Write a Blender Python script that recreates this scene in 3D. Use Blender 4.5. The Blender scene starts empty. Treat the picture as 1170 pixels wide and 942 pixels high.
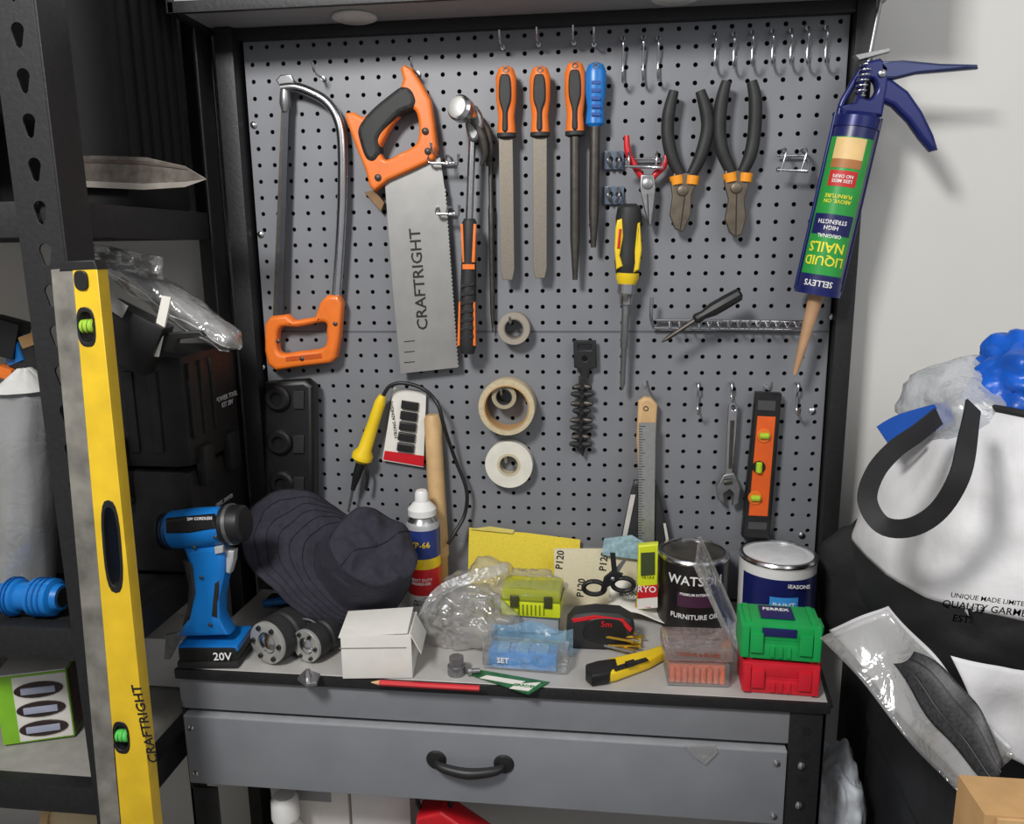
import bpy, bmesh, math, random
from mathutils import Vector, Matrix, noise
from mathutils.bvhtree import BVHTree
random.seed(7)
V3=Vector
# ------------------------------------------------------------------ measured camera
CAM=V3((0,-1.4,1.54)); R=V3((.9928,.1196,-.0125)).normalized(); F=V3((-.1197,.9722,-.2012)).normalized()
DN=F.cross(R).normalized()
if DN.z>0: DN=-DN
R=(F.cross(-DN)).normalized() if (F.cross(-DN)).x>0 else (DN.cross(F)).normalized()
FPX=916.0
BZ=.903
def ray(px,py): return R*((px-585)/FPX)+DN*((py-471)/FPX)+F
def P(px,py,y=0.0):
    r=ray(px,py); return CAM+r*((y-CAM.y)/r.y)
def B(px,py,z=BZ):
    r=ray(px,py); return CAM+r*((z-CAM.z)/r.z)
cam_d=bpy.data.cameras.new('camera'); cam=bpy.data.objects.new('camera',cam_d)
bpy.context.collection.objects.link(cam)
m=Matrix.Identity(4)
for i in range(3):
    m[i][0]=R[i]; m[i][1]=-DN[i]; m[i][2]=-F[i]; m[i][3]=CAM[i]
cam.matrix_world=m
cam_d.sensor_width=36; cam_d.lens=FPX/1170*36; cam_d.clip_start=.02
bpy.context.scene.camera=cam
# ------------------------------------------------------------------ materials
def lin(c): 
    c=c/255.0
    return c/12.92 if c<=.04045 else ((c+.055)/1.055)**2.4
MC={}
def M(name,rgb=(128,128,128),rough=.5,metal=0.0,var=.08,scale=40,bump=.0,coat=0):
    if name in MC: return MC[name]
    mt=bpy.data.materials.new(name); mt.use_nodes=True; nt=mt.node_tree; n=nt.nodes; l=nt.links
    b=n['Principled BSDF']; c=[lin(x) for x in rgb]
    tc=n.new('ShaderNodeTexCoord'); nz=n.new('ShaderNodeTexNoise'); nz.inputs['Scale'].default_value=scale; nz.inputs['Detail'].default_value=5
    l.new(tc.outputs['Object'],nz.inputs['Vector'])
    cr=n.new('ShaderNodeValToRGB'); cr.color_ramp.elements[0].position=.3; cr.color_ramp.elements[1].position=.7
    cr.color_ramp.elements[0].color=[max(0,x*(1-var)) for x in c]+[1]
    cr.color_ramp.elements[1].color=[min(1,x*(1+var)) for x in c]+[1]
    l.new(nz.outputs['Fac'],cr.inputs['Fac']); l.new(cr.outputs['Color'],b.inputs['Base Color'])
    b.inputs['Roughness'].default_value=rough; b.inputs['Metallic'].default_value=metal
    if coat: b.inputs['Coat Weight'].default_value=coat
    if bump:
        bp=n.new('ShaderNodeBump'); bp.inputs['Strength'].default_value=bump; bp.inputs['Distance'].default_value=.004 if scale<200 else .0006
        l.new(nz.outputs['Fac'],bp.inputs['Height']); l.new(bp.outputs['Normal'],b.inputs['Normal'])
    MC[name]=mt; return mt
def clear(name,tint=(245,245,245),gloss=.12,scale=35,bump=.8,haze=.1):
    if name in MC: return MC[name]
    mt=bpy.data.materials.new(name); mt.use_nodes=True; nt=mt.node_tree; n=nt.nodes; l=nt.links
    for x in list(n):
        if x.type!='OUTPUT_MATERIAL': n.remove(x)
    out=[x for x in n if x.type=='OUTPUT_MATERIAL'][0]
    c=[lin(x) for x in tint]+[1]
    tr=n.new('ShaderNodeBsdfTransparent'); tr.inputs[0].default_value=c
    gl=n.new('ShaderNodeBsdfGlossy'); gl.inputs['Roughness'].default_value=.12
    df=n.new('ShaderNodeBsdfDiffuse'); df.inputs[0].default_value=c
    tc=n.new('ShaderNodeTexCoord'); nz=n.new('ShaderNodeTexNoise'); nz.inputs['Scale'].default_value=scale; nz.inputs['Detail'].default_value=3; nz.inputs['Distortion'].default_value=1.0
    l.new(tc.outputs['Object'],nz.inputs['Vector'])
    bp=n.new('ShaderNodeBump'); bp.inputs['Strength'].default_value=bump; bp.inputs['Distance'].default_value=.006
    l.new(nz.outputs['Fac'],bp.inputs['Height']); l.new(bp.outputs['Normal'],gl.inputs['Normal'])
    lw=n.new('ShaderNodeLayerWeight'); lw.inputs['Blend'].default_value=.35; l.new(bp.outputs['Normal'],lw.inputs['Normal'])
    ma=n.new('ShaderNodeMath'); ma.operation='MULTIPLY_ADD'; l.new(lw.outputs['Facing'],ma.inputs[0]); ma.inputs[1].default_value=.5; ma.inputs[2].default_value=gloss
    m1=n.new('ShaderNodeMixShader'); m1.inputs[0].default_value=haze; l.new(tr.outputs[0],m1.inputs[1]); l.new(df.outputs[0],m1.inputs[2])
    m2=n.new('ShaderNodeMixShader'); l.new(ma.outputs[0],m2.inputs[0]); l.new(m1.outputs[0],m2.inputs[1]); l.new(gl.outputs[0],m2.inputs[2])
    l.new(m2.outputs[0],out.inputs['Surface']); MC[name]=mt; return mt
BLACK=M('black_plastic',(26,26,27),.45,var=.2); BLK2=M('black_powdercoat',(29,29,31),.5,var=.25,bump=.1,scale=150)
RUB=M('black_rubber',(36,36,37),.6,var=.2); ORG=M('orange_plastic',(232,118,38),.42,coat=.15)
CHR=M('chrome_steel',(205,205,208),.22,1.0); STL=M('brushed_steel',(150,150,152),.38,.85,var=.15,scale=90)
DST=M('dark_steel',(82,78,74),.45,.7,var=.2,scale=90); FIL=M('file_steel',(128,121,110),.5,.5,var=.14,scale=700,bump=.25)
GRY=M('grey_powdercoat',(130,132,137),.45,.15,var=.05,scale=25); PEG=M('pegboard_grey',(123,125,130),.48,.1,var=.06,scale=9)
WHT=M('white_plastic',(226,226,224),.4,var=.03); PAP=M('white_paper',(224,221,214),.8,var=.04); YEL=M('yellow_plastic',(235,200,35),.35,var=.05)
RED=M('red_plastic',(200,28,38),.35,var=.06); BLU=M('blue_plastic',(20,112,190),.35,var=.06); DBL=M('navy_blue_paint',(27,36,98),.3,.2)
WOOD=M('beech_wood',(200,165,118),.55,var=.15,scale=30); TAN=M('tan_silicone',(180,142,108),.5)
LIME=M('lime_plastic',(205,215,35),.35); CLR=clear('clear_plastic'); CLB=clear('clear_film',scale=22,bump=1.0,gloss=.1,haze=.14); CARD=M('cardboard',(180,142,95),.85)
TXW=M('white_print',(232,232,232),.6,var=.01); TXK=M('black_print',(20,20,20),.6,var=.01)
# ------------------------------------------------------------------ geometry helpers
CUR=None
def add(name,me,mat=None,smooth=True,ang=35):
    if mat is not None and len(me.materials)==0: me.materials.append(mat)
    if smooth and len(me.polygons):
        me.polygons.foreach_set('use_smooth',[True]*len(me.polygons))
        try: me.set_sharp_from_angle(angle=math.radians(ang))
        except Exception: pass
    o=bpy.data.objects.new(name,me); bpy.context.collection.objects.link(o)
    if CUR is not None: CUR.append(o)
    return o
class group:
    def __init__(s,name): s.name=name
    def __enter__(s):
        global CUR; CUR=[]; s.l=CUR; return s
    def __exit__(s,*a):
        global CUR; CUR=None
        if a[0]: return False
        lo=V3((1e9,)*3); hi=V3((-1e9,)*3)
        for o in s.l:
            for v in o.data.vertices:
                for i in range(3):
                    lo[i]=min(lo[i],v.co[i]); hi[i]=max(hi[i],v.co[i])
        if len(s.l)==1:
            o=s.l[0]; o.name=s.name; c=(lo+hi)/2
            o.data.transform(Matrix.Translation(-c)); o.location=c; return False
        e=bpy.data.objects.new(s.name,None); bpy.context.collection.objects.link(e)
        e.empty_display_size=.02; c=(lo+hi)/2; c.z=lo.z; e.location=c
        for o in s.l:
            o.data.transform(Matrix.Translation(-c)); o.parent=e
        return False
def frame(O,U,V): 
    U=V3(U).normalized(); V=V3(V).normalized(); return (V3(O),U,V,U.cross(V))
def WF(y): return frame((0,y,0),(1,0,0),(0,0,1))
def HF(z): return frame((0,0,z),(1,0,0),(0,1,0))
def wp(pts,y): return [(P(a,b,y).x,P(a,b,y).z) for a,b in pts]
def hp(pts,z): return [(B(a,b,z).x,B(a,b,z).y) for a,b in pts]
def cat(pts,n=6,closed=True):
    out=[]; N=len(pts); pts=[V3(p) if len(p)==3 else Vector(p) for p in pts]
    rng=range(N) if closed else range(N-1)
    for i in rng:
        if closed: p0,p1,p2,p3=pts[i-1],pts[i],pts[(i+1)%N],pts[(i+2)%N]
        else: p0,p1,p2,p3=pts[max(i-1,0)],pts[i],pts[i+1],pts[min(i+2,N-1)]
        for k in range(n):
            t=k/n; out.append(.5*((2*p1)+(-p0+p2)*t+(2*p0-5*p1+4*p2-p3)*t*t+(-p0+3*p1-3*p2+p3)*t**3))
    if not closed: out.append(pts[-1])
    return out
def slab(name,pts,fr,th,mat,bev=.0,holes=(),smooth=False):
    cu=bpy.data.curves.new(name,'CURVE'); cu.dimensions='2D'; cu.fill_mode='BOTH'
    bev=min(bev,th*.49)
    cu.extrude=max(th/2-bev,0.00001); cu.bevel_depth=bev; cu.bevel_resolution=2; cu.offset=-bev
    loops=[cat(pts) if smooth else pts]+[h for h in holes]
    for lp in loops:
        sp=cu.splines.new('POLY'); sp.points.add(len(lp)-1); sp.use_cyclic_u=True
        for q,p in zip(sp.points,lp): q.co=(p[0],p[1],0,1)
    ob=bpy.data.objects.new(name+'_t',cu); bpy.context.collection.objects.link(ob)
    me=bpy.data.meshes.new_from_object(ob)
    bpy.data.objects.remove(ob); bpy.data.curves.remove(cu)
    O,U,V,N=fr
    for v in me.vertices:
        c=v.co.copy(); v.co=O+U*c.x+V*c.y+N*c.z
    me.materials.clear(); me.materials.append(mat); me.name=name
    return add(name,me,mat,ang=30)
def circ(cx,cy,r,n=20,ry=None,a0=0):
    ry=ry or r
    return [(cx+r*math.cos(a0+2*math.pi*i/n),cy+ry*math.sin(a0+2*math.pi*i/n)) for i in range(n)]
def basis(d):
    d=d.normalized(); a=V3((0,0,1)) if abs(d.z)<.9 else V3((1,0,0))
    u=a.cross(d).normalized(); return d,u,d.cross(u)
def lathe(name,p0,p1,prof,mat,seg=28,cap=True,flat=1.0,flatdir=None):
    p0=V3(p0);p1=V3(p1); d,u,w=basis(p1-p0); L=(p1-p0).length
    if flatdir is not None:
        w=(V3(flatdir)-d*V3(flatdir).dot(d)).normalized(); u=w.cross(d)
    vs=[];fs=[]
    for t,r in prof:
        for k in range(seg):
            a=2*math.pi*k/seg; vs.append(p0+d*(t*L)+u*(r*math.cos(a))+w*(r*flat*math.sin(a)))
    n=len(prof)
    for i in range(n-1):
        for k in range(seg):
            k2=(k+1)%seg; fs.append((i*seg+k,i*seg+k2,(i+1)*seg+k2,(i+1)*seg+k))
    if cap:
        fs.append(tuple(range(seg))[::-1]); fs.append(tuple(range((n-1)*seg,n*seg)))
    me=bpy.data.meshes.new(name); me.from_pydata(vs,[],fs); me.validate()
    bm=bmesh.new(); bm.from_mesh(me); bmesh.ops.recalc_face_normals(bm,faces=bm.faces); bm.to_mesh(me); bm.free()
    return add(name,me,mat)
def ring(name,c,n,ro,ri,w,mat,seg=40):
    c=V3(c);n=V3(n).normalized(); return lathe(name,c-n*w/2,c+n*w/2,[(0,ri),(0,ro*.985),(.04,ro),(.96,ro),(1,ro*.985),(1,ri),(0,ri)],mat,seg,cap=False)
def tube(name,pts,r,mat,smooth=True,radii=None,seg=10,n=6):
    pts=[V3(p) for p in pts]
    if radii is None: radii=[r]*len(pts)
    if smooth and len(pts)>2:
        q=cat([(*p,) for p in pts],n,False); rr=[]
        for i in range(len(q)):
            t=i/n; k=min(int(t),len(radii)-2); f=t-k; rr.append(radii[k]*(1-f)+radii[k+1]*f)
        pts=[V3(p) for p in q]; radii=rr
    vs=[];fs=[]; u=None
    for i,p in enumerate(pts):
        t=(pts[min(i+1,len(pts)-1)]-pts[max(i-1,0)]).normalized()
        if u is None: _,u,_w=basis(t)
        u=(u-t*u.dot(t)).normalized(); w=t.cross(u)
        for k in range(seg):
            a=2*math.pi*k/seg; vs.append(p+(u*math.cos(a)+w*math.sin(a))*radii[i])
    for i in range(len(pts)-1):
        for k in range(seg):
            k2=(k+1)%seg; fs.append((i*seg+k,i*seg+k2,(i+1)*seg+k2,(i+1)*seg+k))
    fs.append(tuple(range(seg))[::-1]); fs.append(tuple(range((len(pts)-1)*seg,len(pts)*seg)))
    me=bpy.data.meshes.new(name); me.from_pydata(vs,[],fs); return add(name,me,mat,ang=60)
def box(name,c,s,mat,rz=0,bev=.002,rx=0,ry=0,seg=2):
    bm=bmesh.new(); bmesh.ops.create_cube(bm,size=1)
    for v in bm.verts: v.co=V3((v.co.x*s[0],v.co.y*s[1],v.co.z*s[2]))
    if bev>0: bmesh.ops.bevel(bm,geom=bm.edges[:],offset=min(bev,min(s)*.45),segments=seg,affect='EDGES',profile=.7)
    Mx=Matrix.Translation(V3(c))@Matrix.Rotation(rz,4,'Z')@Matrix.Rotation(rx,4,'X')@Matrix.Rotation(ry,4,'Y')
    bmesh.ops.transform(bm,matrix=Mx,verts=bm.verts)
    me=bpy.data.meshes.new(name); bm.to_mesh(me); bm.free(); return add(name,me,mat,ang=30)
def bx(name,x0,x1,y0,y1,z0,z1,mat,bev=.002): return box(name,((x0+x1)/2,(y0+y1)/2,(z0+z1)/2),(x1-x0,y1-y0,z1-z0),mat,bev=bev)
def text(s,O,U,V,size,mat,ext=.0003,bend=None,name='lettering',sx=1.0):
    cu=bpy.data.curves.new(name,'FONT'); cu.body=s; cu.size=size; cu.align_x='CENTER'; cu.align_y='CENTER'; cu.extrude=ext; cu.resolution_u=2
    cu.offset=size*.012
    ob=bpy.data.objects.new(name+'_t',cu); bpy.context.collection.objects.link(ob)
    me=bpy.data.meshes.new_from_object(ob); bpy.data.objects.remove(ob)
    O,U,V,N=frame(O,U,V)
    for v in me.vertices:
        c=v.co.copy(); c.x*=sx
        if bend: v.co=O+U*(math.sin(c.x/bend)*(bend+c.z))+N*((bend+c.z)*math.cos(c.x/bend)-bend)+V*c.y
        else: v.co=O+U*c.x+V*c.y+N*c.z
    me.materials.clear(); me.materials.append(mat); return add(name,me,mat,smooth=False)
def lay_on(objs,target,off=.0015):
    """push flat lettering back until it rests on the cloth, keeping each line planar"""
    T=BVHTree.FromPolygons([v.co.copy() for v in target.data.vertices],[tuple(p.vertices) for p in target.data.polygons])
    for o in objs:
        xs=[v.co.x for v in o.data.vertices]; x0,x1=min(xs),max(xs); zc=sum(v.co.z for v in o.data.vertices)/len(xs)
        S=[]; n=10
        for i in range(n+1):
            x=x0+(x1-x0)*i/n; ys=[]
            for dz in (-.008,-.004,0,.004,.008):
                h=T.ray_cast(V3((x,-2,zc+dz-(x-(x0+x1)/2)*.10)),V3((0,1,0)))
                if h[0] is not None: ys.append(h[0].y)
            S.append(min(ys) if ys else -.5)
        S=[min(S[max(0,i-1):i+2]) for i in range(n+1)]
        for v in o.data.vertices:
            t=(v.co.x-x0)/(x1-x0)*n; k=min(int(t),n-1); f=t-k; v.co.y=S[k]*(1-f)+S[k+1]*f-off
def patch(name,O,U,V,w,h,mat,bend,off=.0006):
    O,U,V,N=frame(O,U,V); vs=[];fs=[];n=24
    for i in range(n+1):
        x=-w/2+w*i/n
        for y in (-h/2,h/2): vs.append(O+U*(math.sin(x/bend)*(bend+off))+N*((bend+off)*math.cos(x/bend)-bend)+V*y)
    for i in range(n): fs.append((2*i,2*i+2,2*i+3,2*i+1))
    me=bpy.data.meshes.new(name); me.from_pydata(vs,[],fs); return add(name,me,mat)
def blob(name,c,rad,mat,amp=.15,ns=8,sub=4,zmin=None,seed=0):
    bm=bmesh.new(); bmesh.ops.create_icosphere(bm,subdivisions=sub,radius=1)
    for v in bm.verts:
        d=v.co.normalized(); p=V3((d.x*rad[0],d.y*rad[1],d.z*rad[2]))
        k=1+amp*noise.noise(p*ns+V3((seed,seed,0)))+amp*.6*abs(noise.noise(p*ns*2.7+V3((seed,3,1))))
        q=V3(c)+p*k
        if zmin is not None and q.z<zmin: q.z=zmin+.0002
        v.co=q
    me=bpy.data.meshes.new(name); bm.to_mesh(me); bm.free(); return add(name,me,mat,ang=80)
def surf(name,fn,nu,nv,mat,closed=False,thick=0):
    vs=[];fs=[]
    for j in range(nv+1):
        for i in range(nu if closed else nu+1): vs.append(fn(i/nu,j/nv))
    w=nu if closed else nu+1
    for j in range(nv):
        for i in range(nu):
            i2=(i+1)%w; fs.append((j*w+i,j*w+i2,(j+1)*w+i2,(j+1)*w+i))
    me=bpy.data.meshes.new(name); me.from_pydata(vs,[],fs)
    bm=bmesh.new(); bm.from_mesh(me); bmesh.ops.recalc_face_normals(bm,faces=bm.faces); bm.to_mesh(me); bm.free()
    o=add(name,me,mat,ang=80)
    if thick:
        md=o.modifiers.new('thickness','SOLIDIFY'); md.thickness=thick
    return o
def ribbon(name,pts,w,th,face,mat,n=6):
    q=[V3(p) for p in cat([tuple(p) for p in pts],n,False)]; vs=[];fs=[]
    for i,p in enumerate(q):
        t=(q[min(i+1,len(q)-1)]-q[max(i-1,0)]).normalized(); f=V3(face); f=(f-t*f.dot(t)).normalized(); s=t.cross(f)
        for a,b in ((-1,-1),(1,-1),(1,1),(-1,1)): vs.append(p+s*(a*w/2)+f*(b*th/2))
    for i in range(len(q)-1):
        for k in range(4): fs.append((i*4+k,i*4+(k+1)%4,i*4+4+(k+1)%4,i*4+4+k))
    fs.append((0,1,2,3)); fs.append(tuple(len(q)*4-4+k for k in (3,2,1,0)))
    me=bpy.data.meshes.new(name); me.from_pydata(vs,[],fs); return add(name,me,mat,ang=50)
def screw(name,p,n,r=.005,mat=CHR): 
    p=V3(p);n=V3(n).normalized(); lathe(name,p,p+n*r*.7,[(0,r),(.5,r*.95),(1,r*.4)],mat,12)
UP=V3((0,0,1)); XR=V3((1,0,0))
# ------------------------------------------------------------------ room
WALLM=M('painted_wall',(212,211,207),.7,var=.02,scale=6,bump=.03)
FLM=M('concrete_floor',(120,118,114),.7,var=.12,scale=8,bump=.1)
with group('wall_back'): bx('w',-1.9,2.2,.06,.16,0,2.7,WALLM,0)
with group('wall_left'): bx('w',-2.0,-1.9,-2.6,.16,0,2.7,WALLM,0)
with group('floor'): bx('f',-2.0,2.2,-2.6,.16,-.1,0,FLM,0)
# ------------------------------------------------------------------ pegboard
PX0,PX1=-.630,.370; PZ0=1.0; SEAM=1.395; PZ1=1.893
def pegmesh(name,x0,x1,z0,z1,y):
    pit=.0278; nx=round((x1-x0)/pit); nz=round((z1-z0)/pit); dx=(x1-x0)/nx; dz=(z1-z0)/nz
    bm=bmesh.new(); r=.0039
    for i in range(nx):
        for j in range(nz):
            cx=x0+dx*(i+.5); cz=z0+dz*(j+.5); o=[];h=[];bk=[]
            for k in range(8):
                a=math.pi/4*k; ca,sa=math.cos(a),math.sin(a); mx=max(abs(ca),abs(sa))
                o.append(bm.verts.new((cx+ca/mx*dx/2,y,cz+sa/mx*dz/2)))
                h.append(bm.verts.new((cx+r*ca,y,cz+r*sa))); bk.append(bm.verts.new((cx+r*ca,y+.003,cz+r*sa)))
            for k in range(8):
                k2=(k+1)%8
                bm.faces.new((o[k],o[k2],h[k2],h[k])); bm.faces.new((h[k],h[k2],bk[k2],bk[k]))
    bmesh.ops.remove_doubles(bm,verts=bm.verts,dist=.0003)
    bmesh.ops.recalc_face_normals(bm,faces=bm.faces)
    me=bpy.data.meshes.new(name); bm.to_mesh(me); bm.free(); return add(name,me,PEG,smooth=False)
with group('pegboard'):
    pegmesh('upper_panel',PX0+.004,PX1-.004,SEAM+.0015,PZ1,0)
    pegmesh('lower_panel',PX0+.004,PX1-.004,PZ0,SEAM-.0015,0)
    bx('hole_shade_sheet',PX0,PX1,.012,.016,PZ0-.09,PZ1,M('hole_shade_black',(14,14,15),.8),0)  # near-black sheet added behind the holes, its colour stands in for their shade
    bx('panel_lip',PX0+.004,PX1-.004,-.001,.010,SEAM-.0015,SEAM+.0015,M('seam_grey',(85,88,94),.6),0)
    bx('lower_strip',PX0+.004,PX1-.004,.0,.008,BZ+.002,PZ0,GRY,.001)
    for (a,b) in ((928,470),(916,612),(290,143),(298,268),(961,200),(950,362),(300,420)):
        screw('bolt',P(a,b,-.0005),(0,-1,0),.006)
# ------------------------------------------------------------------ workbench
FL=V3((-.666,-.326,0)); FR=V3((.313,-.326,0)); FU=V3((1,0,0)); FN=V3((0,-1,0)); FLEN=(FR-FL).length
def fbox(name,u0,u1,z0,z1,d0,d1,mat,bev=.0015):
    c=FL+FU*((u0+u1)/2)-FN*((d0+d1)/2)+V3((0,0,(z0+z1)/2))
    return box(name,c,(u1-u0,d1-d0,z1-z0),mat,bev=bev)
TOPM=M('bench_top_laminate',(172,170,167),.35,var=.08,scale=12)
with group('workbench'):
    slab('worktop',[(-.666,-.324),(.313,-.324),(.345,-.002),(-.655,-.002)],HF(BZ-.006),.012,TOPM,.001)
    fbox('front_edge_trim',-.002,FLEN+.004,BZ-.017,BZ-.001,-.003,.006,BLK2)
    tube('side_edge_trim',[(.315,-.324,BZ-.006),(.347,-.002,BZ-.006)],.006,BLK2)
    bx('back_edge_trim',-.655,.345,-.003,.0,BZ-.02,BZ+.004,BLK2,.001)
    fbox('front_rail',.0,FLEN,.832,BZ-.018,.004,.03,GRY); fbox('rail_shadow_gap',.004,FLEN-.05,.826,.834,.012,.03,BLACK)
    DZ0,DZ1=.704,.823; DU1=.927
    fbox('drawer_front',.006,DU1,DZ0,DZ1,-.004,.012,M('drawer_grey',(137,140,146),.4,.2,var=.06,scale=14),.002)
    fbox('drawer_box_side',.02,.026,DZ0+.01,DZ1-.01,.012,.26,GRY); fbox('drawer_box_side',DU1-.02,DU1-.014,DZ0+.01,DZ1-.01,.012,.26,GRY)
    fbox('drawer_box_bottom',.02,DU1-.015,DZ0+.01,DZ0+.014,.012,.26,GRY)
    fbox('drawer_top_lip',.006,DU1,DZ1-.003,DZ1+.001,-.004,.02,M('edge_grey',(165,168,172),.4,.2))
    fbox('front_leg_right',FLEN-.050,FLEN-.0,0,BZ-.018,.002,.007,BLK2); fbox('front_leg_right_flange',FLEN-.006,FLEN-.0,0,BZ-.018,.002,.045,BLK2)
    fbox('front_leg_left',0.0,.045,0,.69,.004,.010,BLK2); fbox('front_leg_left_flange',0,.006,0,.845,.004,.045,BLK2)
    bx('back_leg_right',.330,.366,-.001,.03,0,BZ,BLK2); bx('back_leg_left',-.663,-.632,-.001,.03,0,BZ,BLK2)
    bx('upright_right',.370,.398,-.022,.03,BZ-.05,1.905,BLK2,.002); bx('upright_left',-.664,-.632,-.03,.03,BZ,1.905,BLK2,.002)
    bx('upright_foot',.330,.398,-.02,.0,BZ-.05,BZ-.03,BLK2,.001)
    for i in range(7): lathe('leg_slot',FL+FU*(FLEN-.026)+FN*-.0015+V3((0,0,.855-.04*i)),FL+FU*(FLEN-.026)+FN*-.001+V3((0,0,.855-.04*i)),[(0,.006),(1,.006)],TXK,14)
    for z in (.80,.735,.68): screw('leg_bolt',FL+FU*(FLEN-.03)-FN*.001+V3((0,0,z)),FN,.006)
    for u,z in ((.018,DZ1-.02),(.018,DZ0+.018),(DU1-.014,DZ1-.018),(DU1-.014,DZ0+.014)):
        screw('drawer_bolt',FL+FU*u+FN*.0045+V3((0,0,z)),FN,.005)
    hc=P(537,871,-.330); hc.y=-.326
    for s in (-1,1):
        c=hc+FU*(.052*s); lathe('pull_rosette',c+FN*.004,c+FN*.009,[(0,.016),(.6,.014),(1,.006)],BLACK,20)
        screw('pull_screw',c+FN*.009,FN,.004,BLACK)
    tube('pull_bar',[hc-FU*.052+FN*.008,hc-FU*.040+FN*.018-UP*.003,hc+FN*.024-UP*.006,hc+FU*.040+FN*.018-UP*.003,hc+FU*.052+FN*.008],.008,BLACK,radii=[.005,.007,.0085,.007,.005])
    bx('canopy_body',-.68,.42,-.135,.03,1.907,2.02,M('canopy_grey',(165,166,168),.5,var=.04),.003)
    bx('canopy_front_trim',-.682,.422,-.139,-.130,1.9,1.917,BLK2,.001); bx('canopy_back_trim',-.664,.398,-.016,.0,1.888,1.907,BLK2,.001)
    bx('canopy_side_trim',-.684,-.672,-.139,-.0,1.9,2.02,BLK2,.001)
    for a,b in ((405,19),(772,-4)):
        c=B(a,b,1.906); lathe('downlight_rim',c,c-UP*.006,[(0,.036),(.5,.036),(1,.028)],WHT,32)
        lathe('downlight_lens',c-UP*.0055,c-UP*.0075,[(0,.025),(1,.022)],M('frosted_lens',(215,215,210),.3),24)
    bx('lower_shelf',-.65,.32,-.27,-.0,.36,.375,GRY,.001)
# ------------------------------------------------------------------ peg hooks
def hook(px,py,py1,reach=.030,curl=.014,r=.0019):
    a=P(px,py,0); z1=P(px,py1,-reach).z; x=a.x
    with group('peg_hook'):
        tube('wire',[(x,-.001,a.z),(x,-.012,a.z),(x,-.016,a.z-.012),(x,-.010,z1+.03),(x,-.012,z1+.008),(x,-.020,z1),(x,-.032,z1+.002),(x,-.038,z1+curl)],r,CHR)
        lathe('collar',(x,-.0002,a.z),(x,-.006,a.z),[(0,.004),(1,.0035)],CHR,12)
for a,b,c in ((712,45,93),(735,44,92),(752,45,90),(817,40,75),(838,40,76),(859,38,74),(882,37,73),(903,36,72),(922,34,73),(943,33,72),(797,437,474),(835,437,460),(910,437,475)):
    hook(a,b,c)
for a,b in ((370,90),(478,85),(575,55),(616,52),(656,50),(679,52),(738,440),(500,178),(875,442),(550,140)):
    q=P(a,b)
    with group('peg_pin'):
        tube('wire',[q+V3((0,-.001,0)),q+V3((0,-.03,0)),q+V3((0,-.045,.004)),q+V3((0,-.05,.016))],.002,CHR)
        lathe('collar',q-V3((0,.0002,0)),q-V3((0,.006,0)),[(0,.005),(1,.004)],CHR,12)
# ------------------------------------------------------------------ hacksaw
with group('hacksaw'):
    y=-.022
    def pp(l,yy=y): return [P(a,b,yy) for a,b in l]
    tube('frame_tube',pp([(322,101),(338,100),(356,106),(374,117),(386,136),(391,165),(391,230),(388,290),(384,345)]),.0085,CHR,seg=16)
    slab('blade',wp([(322,112),(331,112),(325,362),(312,362)],y),WF(y),.0015,DST)
    slab('blade_back_bar',wp([(325,112),(331,112),(324,362),(318,362)],y),WF(y),.006,M('blued_steel',(70,72,78),.4,.6))
    lathe('tension_screw',P(326,128,y),P(326,96,y),[(0,.006),(.3,.010),(.7,.009),(1,.005)],STL,14)
    slab('wing_nut',wp([(316,92),(322,86),(333,86),(338,93),(331,100),(321,100)],y),WF(y),.01,CHR,.002)
    slab('handle',wp([(312,361),(330,359),(338,366),(362,362),(368,345),(376,337),(389,337),(393,346),(390,385),(386,408),(380,414),(350,418),(318,423),(308,416),(305,400),(305,370)],y),WF(y),.026,ORG,.007,
        holes=[cat([Vector(p) for p in wp([(323,374),(345,373),(372,368),(375,378),(372,396),(345,401),(323,403),(319,390)],y)])])
    for a,b in ((318,390),(383,370),(345,410)): screw('handle_screw',P(a,b,y-.0135),(0,-1,0),.004,DST)
    slab('handle_grip_text',wp([(330,407),(370,403),(371,408),(330,412)],y),WF(y-.013),.002,M('dark_orange',(190,80,20),.5))
# ------------------------------------------------------------------ hand saw
with group('hand_saw'):
    y=-.024
    teeth=[]
    x0,y0,x1,y1=508,215,523,420
    N=46
    for i in range(N): 
        t=i/N; teeth.append((x0+(x1-x0)*t,y0+(y1-y0)*t)); teeth.append((x0+(x1-x0)*(t+.5/N)+1.6,y0+(y1-y0)*(t+.5/N)))
    slab('blade',wp([(440,210),(470,190),(503,180)]+teeth+[(523,420),(458,427),(449,330)],y),WF(y),.0018,M('saw_blade_steel',(158,157,155),.4,.55,var=.06,scale=30))
    slab('handle',wp([(459,80),(463,75),(472,80),(484,98),(493,115),(498,145),(501,170),(497,183),(470,196),(445,207),(430,219),(424,214),(419,195),(408,168),(397,138),(396,130),(406,129),(416,135),(440,120),(458,104),(462,92)],y),WF(y),.024,ORG,.006,
        holes=[cat([Vector(p) for p in wp([(440,160),(452,140),(468,126),(477,130),(480,150),(476,166),(458,176),(442,183),(436,172)],y)])])
    slab('rubber_grip',wp([(411,147),(425,128),(446,110),(461,100),(472,103),(478,116),(474,126),(460,132),(446,146),(436,160),(437,176),(430,186),(420,183),(413,165)],y),WF(y),.031,RUB,.009,smooth=True)
    for a,b in ((432,203),(489,173),(486,150)): screw('handle_rivet',P(a,b,y-.012),(0,-1,0),.006,DST)
    o=P(479,320,y-.0012); text('CRAFTRIGHT',o,(-.05,0,1),(-1,0,-.05),.027,TXK,sx=1.08)
    for a in (300,312,324): slab('spec_print',wp([(462,a+90),(474,a+89),(474,a+90),(462,a+91)],y),WF(y-.0012),.0004,TXK)
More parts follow.
